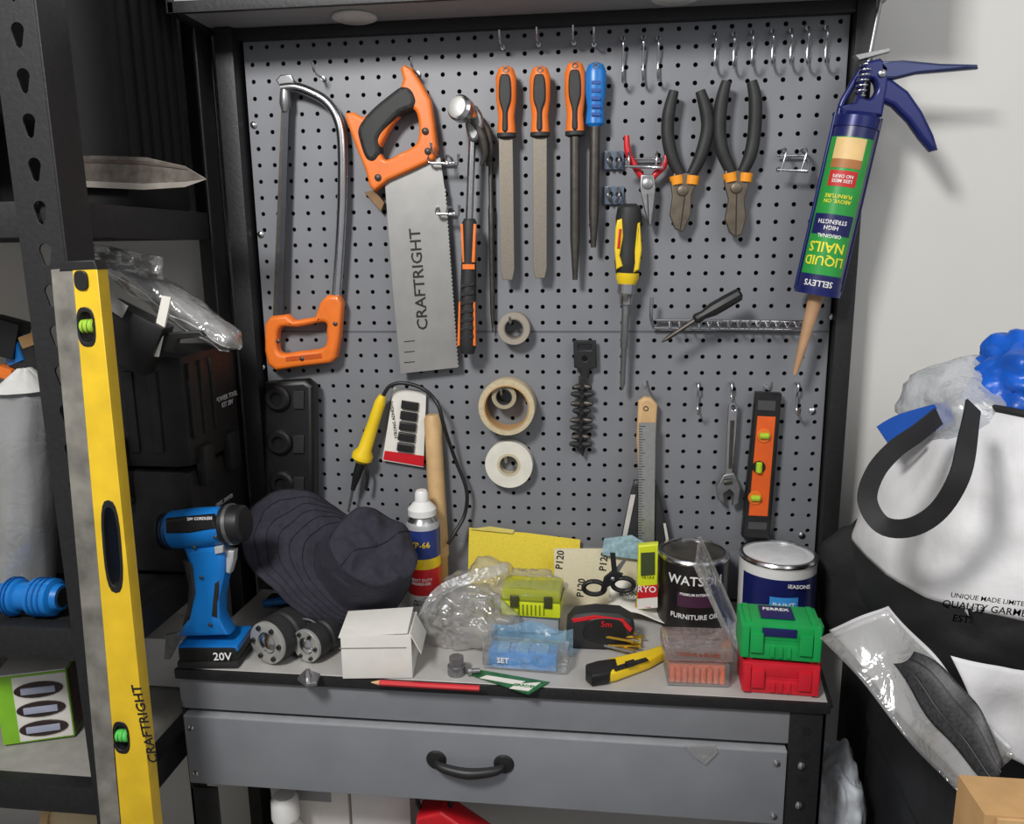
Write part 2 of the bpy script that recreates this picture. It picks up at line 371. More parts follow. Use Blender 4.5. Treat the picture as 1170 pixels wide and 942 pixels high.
with group('try_square_blade'):
    slab('wood_stock',wp([(417,220),(428,217),(440,232),(436,242)],-.012),WF(-.012),.010,M('brown_wood',(125,95,60),.6,var=.2),.001)
# ------------------------------------------------------------------ hammer
with group('claw_hammer'):
    y=-.05
    lathe('hammer_face',P(523,122,-.085),P(540,134,-.04),[(0,.016),(.08,.0205),(.35,.0205),(.5,.014),(1,.014)],CHR,28)
    lathe('striking_face',P(522.6,121.7,-.0865),P(523.2,122.2,-.0845),[(0,.013),(1,.0175)],M('worn_steel_face',(190,190,188),.5,.5),24)
    slab('hammer_cheek',wp([(530,118),(545,122),(552,140),(546,160),(536,160),(531,140)],y),WF(-.042),.022,STL,.006,smooth=True)
    tube('claw',[P(544,135,-.035),P(556,150,-.03),P(560,172,-.028),P(557,190,-.024)],.008,DST,radii=[.010,.008,.006,.003])
    tube('claw_b',[P(542,140,-.045),P(551,158,-.045),P(554,176,-.042),P(550,190,-.04)],.008,DST,radii=[.010,.008,.006,.003])
    tube('shaft',pp([(540,150),(538,200),(536,256)],-.042),.0062,CHR,seg=14)
    lathe('grip',P(536.5,250,-.042),P(534,404,-.042),[(0,.009),(.03,.0125),(.2,.0115),(.45,.0135),(.75,.0145),(.93,.016),(1,.012)],RUB,24)
    for q in (-7.5,7.5):
        slab('grip_accent',wp([(534+q,256),(537+q,256),(537+q*.8,300),(534+q*.7,300)],y),WF(-.050),.010,ORG,.001)
        slab('grip_accent_low',wp([(533+q*1.1,345),(535+q*1.1,345),(535+q*1.2,395),(532+q*1.2,395)],y),WF(-.050),.012,ORG,.001)
    slab('grip_cap',wp([(529,302),(543,302),(543,308),(529,308)],y),WF(-.0545),.003,ORG,.001)
    for i in range(7): slab('grip_rib',wp([(527,325+i*10),(542,322+i*10),(542,326+i*10),(527,329+i*10)],y),WF(-.0555),.003,BLACK,.0005)
with group('thin_dark_rod'):  # thin dark rod beside the hammer
    lathe('rod',P(560,150,-.012),P(563,380,-.012),[(0,.004),(.35,.004),(.38,.0055),(.5,.005),(.9,.004),(1,.001)],DST,12)
# ------------------------------------------------------------------ files
def file(name,x,yt,yh,yb,w,rnd=False,main=ORG,dx=2):
    y=-.030
    with group(name):
        a=P(x,yt,y); b=P(x+dx*.4,yh,y); r=.0170
        lathe('handle',a,b,[(0,.006),(.03,.012),(.15,r),(.45,r*.98),(.7,r*.78),(.82,r*.85),(.95,r*.9),(1,r*.6)],main,24,flat=.75,flatdir=(0,1,0))
        if main is ORG:
            slab('rubber_inlay',wp([(x-6,yt+14),(x,yt+10),(x+6,yt+14),(x+7,yt+38),(x+3,yh-28),(x+3,yh-8),(x-3,yh-8),(x-3,yh-28),(x-7,yt+38)],y),WF(y-.0095),.008,RUB,.003,smooth=True)
            lathe('rubber_collar',a+(b-a)*.93,b+(b-a)*.01,[(0,r*.93),(.7,r*.95),(1,r*.6)],RUB,24,flat=.76,flatdir=(0,1,0))
        else:
            for k in range(5): slab('grip_slot',wp([(x-5,yt+22+k*9),(x+5,yt+22+k*9),(x+5,yt+26+k*9),(x-5,yt+26+k*9)],y),WF(y-.0125),.002,M('deep_blue',(10,70,150),.5),.0005)
        ring('hang_eye',P(x,yt+4,y-.010),(0,1,0),.005,.003,.003,DST,16)
        if rnd: lathe('file_blade',b,P(x+dx,yb,y),[(0,w),(.7,w),(1,w*.5)],DST,16)
        else: slab('file_blade',wp([(x-w,yh-2),(x+w,yh-2),(x+w+dx,yb-12),(x+w*.7+dx,yb),(x-w*.7+dx,yb),(x-w+dx,yb-12)],y),WF(y),.005,FIL,.001)
file('flat_file',578,76,158,320,8.0); file('flat_file',617,76,157,318,8.0,dx=0)
file('round_file',657,71,156,320,.0082,rnd=1,dx=0); file('blue_handled_file',681,72,145,283,.0085,rnd=1,main=BLU,dx=-3)
for yy in (183,223):
    with group('wall_clip'):
        slab('clip_plate',wp([(690,yy-10),(713,yy-10),(713,yy+11),(690,yy+11)],-.004),WF(-.004),.006,M('blue_zinc',(120,132,150),.3,.8),.001,holes=[circ(*wp([(697,yy)],-.004)[0],.005),circ(*wp([(707,yy)],-.004)[0],.005)])
        for k in (-5,5): tube('spring_jaw',[P(701+k,yy-8,-.01),P(701+k*1.3,yy,-.022),P(701+k*.6,yy+8,-.014)],.0025,STL)
# ------------------------------------------------------------------ pliers
def pliers(name,hl,hr,jaw,band,grip,r,y=-.026,jaws=STL):
    with group(name):
        for nm,h in (('left_grip',hl),('right_grip',hr)):
            n=len(h); tube(nm,[P(a,b,y) for a,b in h],r,grip,radii=[r*.75]+[r]*(n-2)+[r*.8],seg=14)
        slab('jaws',wp(jaw,y),WF(y),.012,jaws,.002)
        slab('jaw_split',wp([((jaw[0][0]+jaw[1][0])/2-.5,jaw[0][1]+22),((jaw[0][0]+jaw[1][0])/2+.6,jaw[0][1]+22),(band[2]+.6,band[3]),(band[2]-.5,band[3])],y),WF(y-.0065),.001,BLACK)
        c=P(band[0],band[1],y-.006); lathe('pivot',c,c-V3((0,.004,0)),[(0,.009),(.7,.008),(1,.004)],jaws,20)
        if grip is RUB:
            for s in (-1,1): lathe('orange_collar_'+('l' if s<0 else 'r'),P(band[0]+2+s*9.5,band[1]-17,y),P(band[0]+2+s*8,band[1]-7,y),[(0,.0112),(1,.0105)],M('amber_plastic',(235,150,30),.4),16)
pliers('mini_pliers',[(716,155),(717,172),(724,188),(736,206)],[(761,178),(758,190),(750,198),(742,208)],[(732,200),(747,200),(749,214),(747,235),(744,258),(741,258),(735,235),(731,214)],(740,210,741,256),RED,.0055,jaws=STL)
PJ=M('plier_steel',(108,98,86),.45,.7,var=.2,scale=60)
pliers('diagonal_cutters',[(770,104),(764,130),(763,155),(768,180),(777,200)],[(800,104),(807,128),(808,150),(800,180),(790,200)],[(770,198),(795,198),(797,208),(790,222),(789,246),(780,265),(771,262),(765,246),(768,225),(766,208)],(780,218,777,262),RUB,.0105,jaws=PJ)
pliers('combination_pliers',[(830,93),(824,118),(822,150),(826,175),(836,198)],[(859,93),(863,115),(862,150),(857,178),(848,198)],[(828,195),(854,195),(856,208),(850,228),(852,250),(847,268),(840,271),(833,266),(828,250),(832,228),(827,208)],(841,215,840,269),RUB,.0105,jaws=PJ)
def uhook(x0,x1,y0,y1):
    with group('double_peg_hook'):
        for xx in (x0+4,x1-8):
            q=P(xx,y0,0); tube('prong',[q-V3((0,.001,0)),q+V3((0,-.03,0)),q+V3((0,-.04,-.01)),P(xx,y1,-.04)],.002,CHR)
        tube('lower_bar',[P(x0,y1-2,-.04),P(x1,y1,-.04),P(x1+1,y1-12,-.045)],.0025,CHR,smooth=False)
        tube('upper_bar',[P(x0,y0+6,-.012),P(x1-4,y0+6,-.012)],.0022,CHR)
uhook(888,923,172,196); uhook(714,757,176,192); uhook(491,523,180,188); uhook(500,524,238,246)
# ------------------------------------------------------------------ ratchet screwdriver
with group('ratchet_screwdriver'):
    y=-.032
    lathe('handle',P(719,233,y),P(716,322,y),[(0,.012),(.05,.019),(.18,.0215),(.35,.020),(.55,.0185),(.75,.021),(.92,.018),(1,.013)],RUB,28)
    slab('yellow_side',wp([(705,252),(711,250),(712,270),(708,292),(712,304),(704,308),(702,285),(703,262)],y),WF(y-.015),.010,YEL,.003)
    slab('yellow_side_b',wp([(728,256),(731,254),(733,285),(730,308),(723,312),(725,285)],y),WF(y-.012),.010,YEL,.003)
    slab('red_badge',wp([(707,262),(710,262),(708,284),(705,284)],y),WF(y-.0205),.003,RED,.001)
    lathe('yellow_collar',P(717,312,y),P(716,326,y),[(0,.0195),(.5,.0185),(1,.014)],YEL,24)
    lathe('chuck',P(716,322,y),P(715,348,y),[(0,.010),(.1,.015),(.5,.015),(.6,.012),(1,.010)],CHR,24)
    lathe('shaft',P(715,346,y),P(711,446,y),[(0,.0065),(.5,.0065),(.52,.005),(.93,.0045),(1,.001)],STL,12)
# ------------------------------------------------------------------ hook rail and small screwdriver
with group('hook_rail'):
    y=-.012
    tube('rail_top',pp([(750,366),(921,368)],y),.003,CHR,smooth=False); tube('rail_bottom',pp([(748,375),(921,377)],y),.0025,CHR,smooth=False)
    tube('end_loop',[P(747,375,y),P(744,362,-.03),P(745,340,-.035)],.003,CHR)
    for i in range(15):
        x=765+i*11; a=P(x,368,y); tube('prong',[a,a+V3((0,-.022,-.008)),a+V3((0,-.035,-.001)),a+V3((0,-.038,.006))],.0018,CHR)
with group('small_screwdriver'):
    y=-.062
    lathe('handle',P(847,335,y),P(793,366,y),[(0,.005),(.05,.0105),(.3,.0115),(.6,.0115),(.8,.0075),(.95,.009),(1,.006)],BLACK,10)
    lathe('shaft',P(794,366,y),P(756,391,y),[(0,.0038),(.8,.0038),(1,.0015)],DST,10)
# ------------------------------------------------------------------ caulking gun
with group('caulking_gun'):
    y=-.055
    a=P(979,140,y); b=P(934,334,y); ax=(b-a).normalized(); L=(b-a).length; rr=.0325
    NB=M('label_navy',(28,32,88),.35); LG=M('label_green',(45,150,65),.35)
    lathe('cartridge',a,b,[(0,rr*.98),(.02,rr),(.93,rr),(.93,rr*1.03),(1,rr*1.03),(1,rr*.8)],NB,40)
    vv=-ax
    Nn=(V3((-.32,-1,0))-ax*V3((-.32,-1,0)).dot(ax)).normalized()
    side=vv.cross(Nn).normalized()
    def onlab(t): return a+ax*(L*t)+Nn*rr
    patch('green_label',onlab(.50),side,vv,.074,L*.80,LG,rr)
    patch('lower_band',onlab(.945)+Nn*rr*.03,side,vv,.088,L*.10,NB,rr*1.03)
    patch('photo_panel_cream',onlab(.17),side,vv,.046,L*.13,M('label_cream',(225,190,130),.5),rr,.0009)
    patch('photo_panel_wood',onlab(.25),side,vv,.046,L*.05,M('label_brown',(170,110,60),.5),rr,.0010)
    patch('red_patch',onlab(.335),side,vv,.042,L*.09,M('label_red',(190,40,35),.5),rr,.0009)
    patch('navy_panel',onlab(.60),side,vv,.064,L*.12,NB,rr,.0009)
    U2=-side; V2=-vv
    YT=M('label_yellow',(235,225,60),.5)
    text('LIQUID',onlab(.81)+Nn*.0012,U2,V2,.020,YT,bend=rr); text('NAILS',onlab(.73)+Nn*.0012,U2,V2,.022,YT,bend=rr)
    text('SELLEYS',onlab(.945)+Nn*.0028,U2,V2,.013,TXW,bend=rr); text('HIGH\nSTRENGTH',onlab(.60)+Nn*.0014,U2,V2,.009,TXW,bend=rr)
    text('ORIGINAL',onlab(.665)+Nn*.0014,U2,V2,.008,TXW,bend=rr); text('LESS MESS\nNO DRIPS',onlab(.335)+Nn*.0014,U2,V2,.007,TXW,bend=rr); text('ABOVE, ON\nFURNITURE',onlab(.45)+Nn*.0014,U2,V2,.008,YT,bend=rr)
    lathe('nozzle',b,P(908,428,y),[(0,.015),(.05,.012),(.3,.010),(.9,.005),(1,.003)],TAN,18)
    lathe('end_plate',a-ax*.012,a+ax*.01,[(0,rr*.8),(.3,rr*1.06),(1,rr*1.06)],DBL,32)
    sd=ax.cross(V3((0,1,0))).normalized()
    for s in (-1,1): tube('cradle_side',[a+sd*s*rr*1.04-ax*.01,b+sd*s*rr*1.08],.003,DBL,smooth=False)
    lathe('cradle_ring',b-ax*.006,b+ax*.004,[(0,rr*1.09),(1,rr*1.09)],DBL,36,cap=True)
    slab('gun_body',wp([(975,92),(988,72),(1004,68),(1014,78),(1012,100),(1006,134),(960,130),(958,122),(975,118),(980,104)],y),WF(y),.022,DBL,.004,holes=[cat([Vector(q) for q in wp([(985,96),(996,92),(1000,104),(992,114),(984,110)],y)])])
    tube('frame_front_arm',pp([(985,78),(972,100),(962,118),(958,134)],y),.005,DBL)
    slab('trigger',wp([(1002,72),(1030,70),(1072,74),(1114,75),(1115,80),(1080,83),(1045,86),(1020,92),(1004,92)],y),WF(y-.004),.014,M('lever_steel_blue',(60,68,105),.3,.5),.004)
    slab('grip_handle',wp([(1003,88),(1018,92),(1036,105),(1052,128),(1065,155),(1070,172),(1062,174),(1050,160),(1036,140),(1018,122),(1004,116)],y),WF(y),.020,DBL,.006,smooth=False)
    tube('plunger_rod',[a,P(993,66,y),P(1006,0,y),P(1012,-30,y)],.0035,STL,smooth=False)
    pts=[]; c0=P(982,110,y-.012); c1=P(990,74,y-.012); d,u,w=basis(c1-c0)
    for i in range(49):
        t=i/48; an=t*2*math.pi*6; pts.append(c0+(c1-c0)*t+(u*math.cos(an)+w*math.sin(an))*.008)
    tube('spring',pts,.0014,CHR,n=2,seg=6)
    slab('release_plate',wp([(975,64),(1014,56),(1016,60),(980,70)],y),WF(y),.016,STL,.001)
    screw('pivot_bolt',P(1008,84,y-.012),(0,-1,0),.006); tube('hang_hook',[P(968,150,-.024),P(966,148,-.03),P(968,140,-.03)],.003,CHR)
    slab('orange_tag',wp([(996,150),(1010,158),(1008,172),(998,176),(994,160)],y),WF(-.02),.004,M('burnt_orange',(190,110,40),.6))
# ------------------------------------------------------------------ tape rolls
MASK=M('masking_tape_side',(190,176,145),.6,var=.12,scale=200)
with group('duct_tape_roll'):
    ring('tape',P(588,375,-.016),(0,1,0),.028,.017,.026,M('grey_tape',(150,142,130),.6)); ring('core',P(588,375,-.016),(0,1,0),.0175,.0155,.028,M('grey_core',(110,104,96),.7))
with group('masking_tape_roll'):
    ring('tape',P(580,464,-.022),(0,1,0),.050,.040,.036,MASK); ring('core',P(580,464,-.022),(0,1,0),.0405,.038,.038,CARD)
with group('clear_tape_roll'):
    ring('tape',P(577,452,-.018),(0,1,0),.022,.014,.03,M('translucent_tape',(160,150,125),.3)); ring('core',P(577,452,-.018),(0,1,0),.0145,.013,.032,M('dark_core',(60,58,55),.6))
with group('electrical_tape_roll'):
    ring('tape',P(582,530,-.014),(0,1,0),.043,.021,.02,M('white_tape',(215,212,200),.45)); ring('core',P(582,530,-.014),(0,1,0),.0212,.0165,.021,M('core_cream',(190,180,150),.6))
for a,b in ((587,366),(577,445),(582,520)):
    q=P(a,b)
    with group('peg_pin'): tube('wire',[q-V3((0,.001,0)),q+V3((0,-.05,0)),q+V3((0,-.055,.01))],.0022,CHR,smooth=False); 
# ------------------------------------------------------------------ bit holder
with group('bit_holder_strap'):
    y=-.014
    slab('hang_tab',wp([(655,389),(681,389),(682,420),(674,422),(673,432),(663,432),(663,422),(656,420)],y),WF(y),.008,BLACK,.002,holes=[wp([(661,394),(675,394),(675,400),(661,400)],y),circ(*wp([(668,410)],y)[0],.004)])
    slab('strap',wp([(661,430),(672,430),(671,505),(666,522),(659,512)],y),WF(y),.008,BLACK,.002)
    for i in range(8):
        c=P(665.5-i*.3,442+i*9.5,y-.002); 
        for s in (-1,1): lathe('bit_clip',c,c+V3((s*(.019 if i%3 else .015),-.006,.003*(i%2))),[(0,.005),(.6,.0058),(1,.003)],RUB if i%2 else DST,10)
        lathe('bit_socket',c,c-V3((0,.012,0)),[(0,.005),(1,.004)],BLACK,10)
# ------------------------------------------------------------------ spatula / ruler / wrench / torpedo level
with group('putty_knife'):
    y=-.018
    slab('wood_handle',wp([(729,458),(736,453),(744,454),(751,462),(748,520),(745,560),(731,560),(727,500)],y),WF(y),.018,WOOD,.006)
    def kf(u,v):
        py=548+142*v; hw=12+(16*min(1,v/.5)**.8); px=737-hw+2*hw*u; return P(px,py,-.0295)
    surf('blade',kf,8,16,M('scraper_dark_steel',(48,48,50),.45,.1,var=.3,scale=30),thick=.0015)
    surf('filler_residue',lambda u,v:kf(.02+.16*u*(1-v*.5),.12+.4*v)+V3((0,-.0022,0)),2,8,M('filler_residue',(190,188,182),.7))
    surf('worn_right_edge',lambda u,v:kf(.93+.06*u,.35+.6*v)+V3((0,-.0022,0)),2,8,M('filler_residue'))
    ring('hang_hole',P(738,467,y-.009),(0,1,0),.0045,.003,.002,DST,16)
with group('steel_ruler'):
    y=-.036
    slab('rule',wp([(730,483),(749,483),(747,655),(729,655)],y),WF(y),.0012,M('ruler_steel',(175,175,175),.35,.7,scale=120))
    for i in range(54):
        yy=487+i*3.05; w=7 if i%5==0 else 4
        slab('graduation',wp([(730-i*.015,yy),(730-i*.015+w,yy),(730-i*.015+w,yy+.7),(730-i*.015,yy+.7)],y),WF(y-.0008),.0003,TXK)
with group('adjustable_wrench'):
    y=-.018
    slab('handle',wp([(832,462),(838,457),(843,464),(841,500),(837,545),(828,545),(830,500)],y),WF(y),.008,CHR,.002,holes=[circ(*wp([(838,466)],y)[0],.0038)])
    slab('handle_recess',wp([(834,480),(839,480),(836,535),(832,535)],y),WF(y-.0045),.001,DST)
    slab('head',wp([(826,542),(838,540),(846,556),(843,574),(836,577),(838,563),(833,558),(826,563),(828,576),(820,570),(818,556)],y),WF(y),.013,STL,.002)
    lathe('adjusting_screw',P(827,551,y-.006),P(836,550,y-.006),[(0,.005),(.5,.006),(1,.005)],DST,14)
with group('torpedo_level'):
    y=-.016
    slab('rail_frame',wp([(863,448),(892,449),(878,614),(847,612)],y),WF(y),.022,BLACK,.003)
    slab('orange_face',wp([(864,474),(885,475),(876,588),(854,587)],y),WF(y-.009),.008,M('level_orange',(225,95,35),.4),.002)
    for cx,cy,w,h in ((873,498,.010,.010),(867,534,.009,.016),(863,569,.010,.010)):
        q=P(cx,cy,y-.0135); lathe('vial_bezel',q,q-V3((0,.002,0)),[(0,w*1.25),(1,w*1.15)],BLACK if cy==534 else ORG,20)
        lathe('vial',q-V3((w*.8,.003,0)) if cy!=534 else q-V3((0,.003,h*.6)),q+V3((w*.8,-.003,0)) if cy!=534 else q+V3((0,-.003,h*.6)),[(0,.004),(.1,.0055),(.9,.0055),(1,.004)],M('vial_yellow_green',(170,205,50),.2),12)
    slab('brand_plate',wp([(865,456),(885,457),(884,468),(864,467)],y),WF(y-.0112),.001,M('dark_grey_print',(70,70,72),.5))
    slab('brand_plate_low',wp([(854,594),(875,595),(874,603),(853,602)],y),WF(y-.0112),.001,M('dark_grey_print'))
# ------------------------------------------------------------------ power board
with group('power_board'):
    y=-.03
    slab('body',wp([(306,436),(352,433),(361,440),(362,575),(356,590),(312,592),(306,580)],y),WF(y),.035,BLACK,.008)
    for i,(a,b) in enumerate(((318,455),(320,505),(323,552))):
        q=P(a,b,y-.0175); lathe('socket_ring',q,q-V3((0,.010,0)),[(0,.024),(.6,.023),(1,.019),(1,.012),(.3,.010)],BLACK,28)
        slab('side_switch',wp([(340,b-10),(352,b-10),(352,b+10),(340,b+10)],y),WF(y-.019),.005,RUB,.001)
    tube('cord',[P(335,590,y),P(338,620,y),P(330,650,-.05),P(300,668,-.06)],.004,BLACK)
# ------------------------------------------------------------------ soldering iron + cable, packaging, dowel
with group('soldering_iron'):
    y=-.028
    lathe('yellow_handle',P(437,452,y),P(412,528,y),[(0,.006),(.1,.010),(.4,.0105),(.8,.0125),(.88,.019),(.95,.019),(1,.012)],YEL,22)
    lathe('black_sleeve',P(413,526,y),P(403,560,y),[(0,.009),(.5,.008),(1,.004)],BLACK,16); tube('tip',[P(403,560,y),P(398,585,y)],.0025,STL)
    tube('wire_bit',[P(413,530,y),P(420,540,y),P(418,560,y)],.003,BLACK)
    tube('power_cord',[P(438,452,y),P(446,441,y),P(462,438,y),P(484,445,y),P(500,462,-.045),P(508,490,-.045),P(520,525,y),P(533,560,y),P(531,588,y),P(519,610,-.045),P(512,622,-.05)],.0035,BLACK)
with group('blister_card'):
    y=-.010
    slab('card',wp([(450,443),(487,449),(484,534),(437,526)],y),WF(y),.002,PAP)
    slab('red_band',wp([(440,515),(485,521),(484,533),(438,525)],y),WF(y-.0015),.001,RED)
    for i in range(5):
        slab('black_grip_pad',wp([(460-i*1.2,457+i*12),(479-i*1.2,460+i*12),(478-i*1.2,469+i*12),(459-i*1.2,466+i*12)],y),WF(y-.005),.008,BLACK,.002)
    text('STRONG ADHESIVE',P(450,480,y-.0015),(-.1,0,1),(-1,0,-.1),.008,TXK)
with group('wooden_handle'):
    lathe('shaft',P(494,474,-.02),P(503,634,-.028),[(0,.011),(.03,.0155),(.5,.016),(1,.0165)],WOOD,20)
    lathe('socket_end',P(503,632,-.028),P(504,665,-.028),[(0,.014),(1,.014)],M('pine',(190,150,95),.6),20)
# ------------------------------------------------------------------ bench objects
def standing(px,py,y,z=BZ): return V3((P(px,py,y).x,y,z))
with group('spray_can'):
    c=standing(483,600,-.080); r=.0295
    CS=M('can_silver',(190,190,192),.35,.4)
    lathe('body',c,c+UP*.168,[(0,r*.93),(.01,r),(.97,r),(1,r*.9)],CS,36)
    lathe('dome',c+UP*.168,c+UP*.183,[(0,r*.93),(.4,r*.8),(1,r*.5)],CHR,30)
    lathe('nozzle_cap',c+UP*.178,c+UP*.222,[(0,r*.85),(.25,r*.85),(.45,r*.6),(.55,r*.42),(.9,r*.4),(1,r*.3)],WHT,20)
    for z0,z1,mt in ((.004,.036,WHT),(.036,.085,RED),(.085,.104,YEL),(.104,.156,M('can_blue',(38,55,120),.35))):
        lathe('label_band',c+UP*z0,c+UP*z1,[(0,r+.0006),(1,r+.0006)],mt,36,cap=False)
    text('XP-66',c+V3((0,-r-.001,.130)),XR,UP,.015,YEL,bend=r); text('HEAVY DUTY\nDEGREASER',c+V3((0,-r-.001,.062)),XR,UP,.007,TXW,bend=r); text('PROTECTS\nLUBRICATES',c+V3((0,-r-.001,.022)),XR,UP,.006,TXK,bend=r)
def can(name,px,ptop,y,r,h,body,rim=CHR,lid=CHR):
    c=standing(px,ptop,y)
    lathe('body',c,c+UP*h,[(0,r*.97),(.01,r),(.03,r),(.04,r*.985),(.95,r*.985),(.96,r),(.99,r),(1,r*.97)],body,48)
    lathe('rim',c+UP*(h-.004),c+UP*(h+.003),[(0,r*1.0),(.5,r*1.015),(1,r*.98),(1,r*.9),(.3,r*.88)],rim,48)
    lathe('lid',c+UP*(h-.003),c+UP*(h+.001),[(0,r*.88),(.9,r*.86),(1,r*.6)],lid,48)
    lathe('lid_groove',c+UP*(h+.0005),c+UP*(h+.002),[(0,r*.72),(.5,r*.72),(1,r*.68)],lid,48)
    return c
with group('wood_stain_can'):
    c=can('',792,632,-.082,.060,.125,M('stain_can_black',(28,24,26),.3),lid=M('worn_lid',(90,85,78),.4,.7,var=.4,scale=30))
    r=.060; text('WATSON',c+V3((0,-r-.0005,.095)),XR,UP,.022,TXW,bend=r); text('FURNITURE OIL',c+V3((0,-r-.0005,.032)),XR,UP,.012,TXW,bend=r)
    patch('label_purple',c+V3((0,-r,.062)),XR,UP,.06,.025,M('label_plum',(70,35,60),.5),r); text('PREMIUM INTERIOR',c+V3((0,-r-.001,.072)),XR,UP,.006,TXW,bend=r)
with group('paint_can'):
    c=can('',889,633,-.080,.0635,.125,WHT,lid=M('lid_white',(214,216,218),.3)); r=.0635
    patch('label_blue_a',c+V3((0,-r,.070)),XR,UP,.15,.068,DBL,r); patch('label_blue_spot',c+V3((-.0,-r,.052)),XR,UP,.045,.045,M('sky_label',(60,150,225),.4),r,.001)
    text('4 SEASONS',c+V3((.018,-r-.0015,.094)),XR,UP,.009,TXW,bend=r); text('PAINT',c+V3((0,-r-.002,.06)),XR,UP,.013,TXW,bend=r)
with group('sandpaper_sheet'):
    y=-.012; slab('sheet',wp([(536,603),(552,606),(600,609),(663,617),(660,690),(600,690),(534,690)],y),WF(y),.0012,M('yellow_sandpaper',(232,210,70),.8,var=.08,scale=400,bump=.3))
    slab('curled_corner',wp([(537,604),(560,601),(588,605),(586,609)],y),WF(y-.004),.0008,M('sandpaper_back',(215,200,110),.8))
with group('sandpaper_sheet'):
    y=-.044; slab('sheet',wp([(633,627),(690,627),(728,634),(728,700),(634,700)],y),WF(y),.0012,M('cream_sandpaper',(222,212,182),.8,var=.06,scale=300))
    for s,a,b in (('P120',640,640),('P120',690,642),('P120',664,672)): text(s,P(a,b,y-.001),(0.1,0,1),(-1,0,.1),.018,TXK)
with group('sandpaper_pack'):
    slab('wrap',wp([(690,616),(722,612),(742,624),(735,640),(688,634)],-.053),WF(-.053),.004,M('pack_blue_print',(150,180,190),.5,var=.3,scale=120))
with group('battery_pack'):
    y=-.10; slab('card',wp([(729,622),(752,620),(751,692),(727,694)],y),WF(y),.016,LIME,.003)
    slab('red_panel',wp([(728,668),(751,666),(751,680),(728,682)],y),WF(y-.008),.002,RED); text('RYO',P(739,674,y-.0095),XR,UP,.016,TXW)
    slab('cells_panel',wp([(732,630),(748,629),(748,655),(732,656)],y),WF(y-.008),.002,M('dark_panel',(60,70,40),.4)); slab('white_panel',wp([(728,682),(751,680),(751,692),(728,694)],y),WF(y-.008),.0015,PAP)
    text('1.2 1.3 3',P(740,660,y-.0095),XR,UP,.006,TXK)
with group('scissors'):
    for i,(a,b) in enumerate(((679,672),(712,668))):
        cx,cy=P(a,b,-.115).x,P(a,b,-.115).z
        slab('finger_loop',cat([Vector(q) for q in circ(cx,cy,.022,10,ry=.015)]),WF(-.115),.010,BLACK,.003,holes=[circ(cx,cy,.014,16,ry=.0085)])
    slab('blade',wp([(690,664),(712,640),(716,640),(698,668)],-.115),WF(-.115),.003,STL); slab('blade_b',wp([(700,664),(697,632),(703,632),(706,664)],-.118),WF(-.118),.003,BLACK)
    slab('shank',wp([(686,676),(706,664),(712,656),(700,652),(690,660)],-.117),WF(-.116),.008,BLACK,.002); screw('pivot',P(700,662,-.123),(0,-1,0),.004)
CASEM=M('case_black_plastic',(24,23,24),.5,var=.3,scale=60,bump=.15)
with group('tool_case'):
    bx('shell_lower',-.805,-.655,-.250,-.075,1.026,1.20,CASEM,.018); bx('shell_upper',-.805,-.650,-.252,-.073,1.203,1.385,CASEM,.022)
    for yy in (-.21,-.12): bx('latch',-.655,-.640,yy-.018,yy+.018,1.17,1.235,BLACK,.004)
    for yy in (-.235,-.20,-.165): bx('moulded_rib',-.652,-.646,yy-.005,yy+.005,1.25,1.37,CASEM,.003)
    for xx in (-.78,-.74,-.70): bx('front_rib',xx-.008,xx+.008,-.256,-.248,1.23,1.36,CASEM,.003)
    text('POWER TOOL\nKIT 20V',V3((-.6485,-.120,1.29)),(0,1,0),UP,.012,M('grey_print',(170,170,170),.6)); text('DRILL DRIVER',V3((-.6535,-.15,1.12)),(0,1,0),UP,.010,M('grey_print'))
    tube('carry_handle',[(-.76,-.252,1.15),(-.76,-.268,1.16),(-.76,-.268,1.24),(-.76,-.252,1.25)],.008,BLACK)
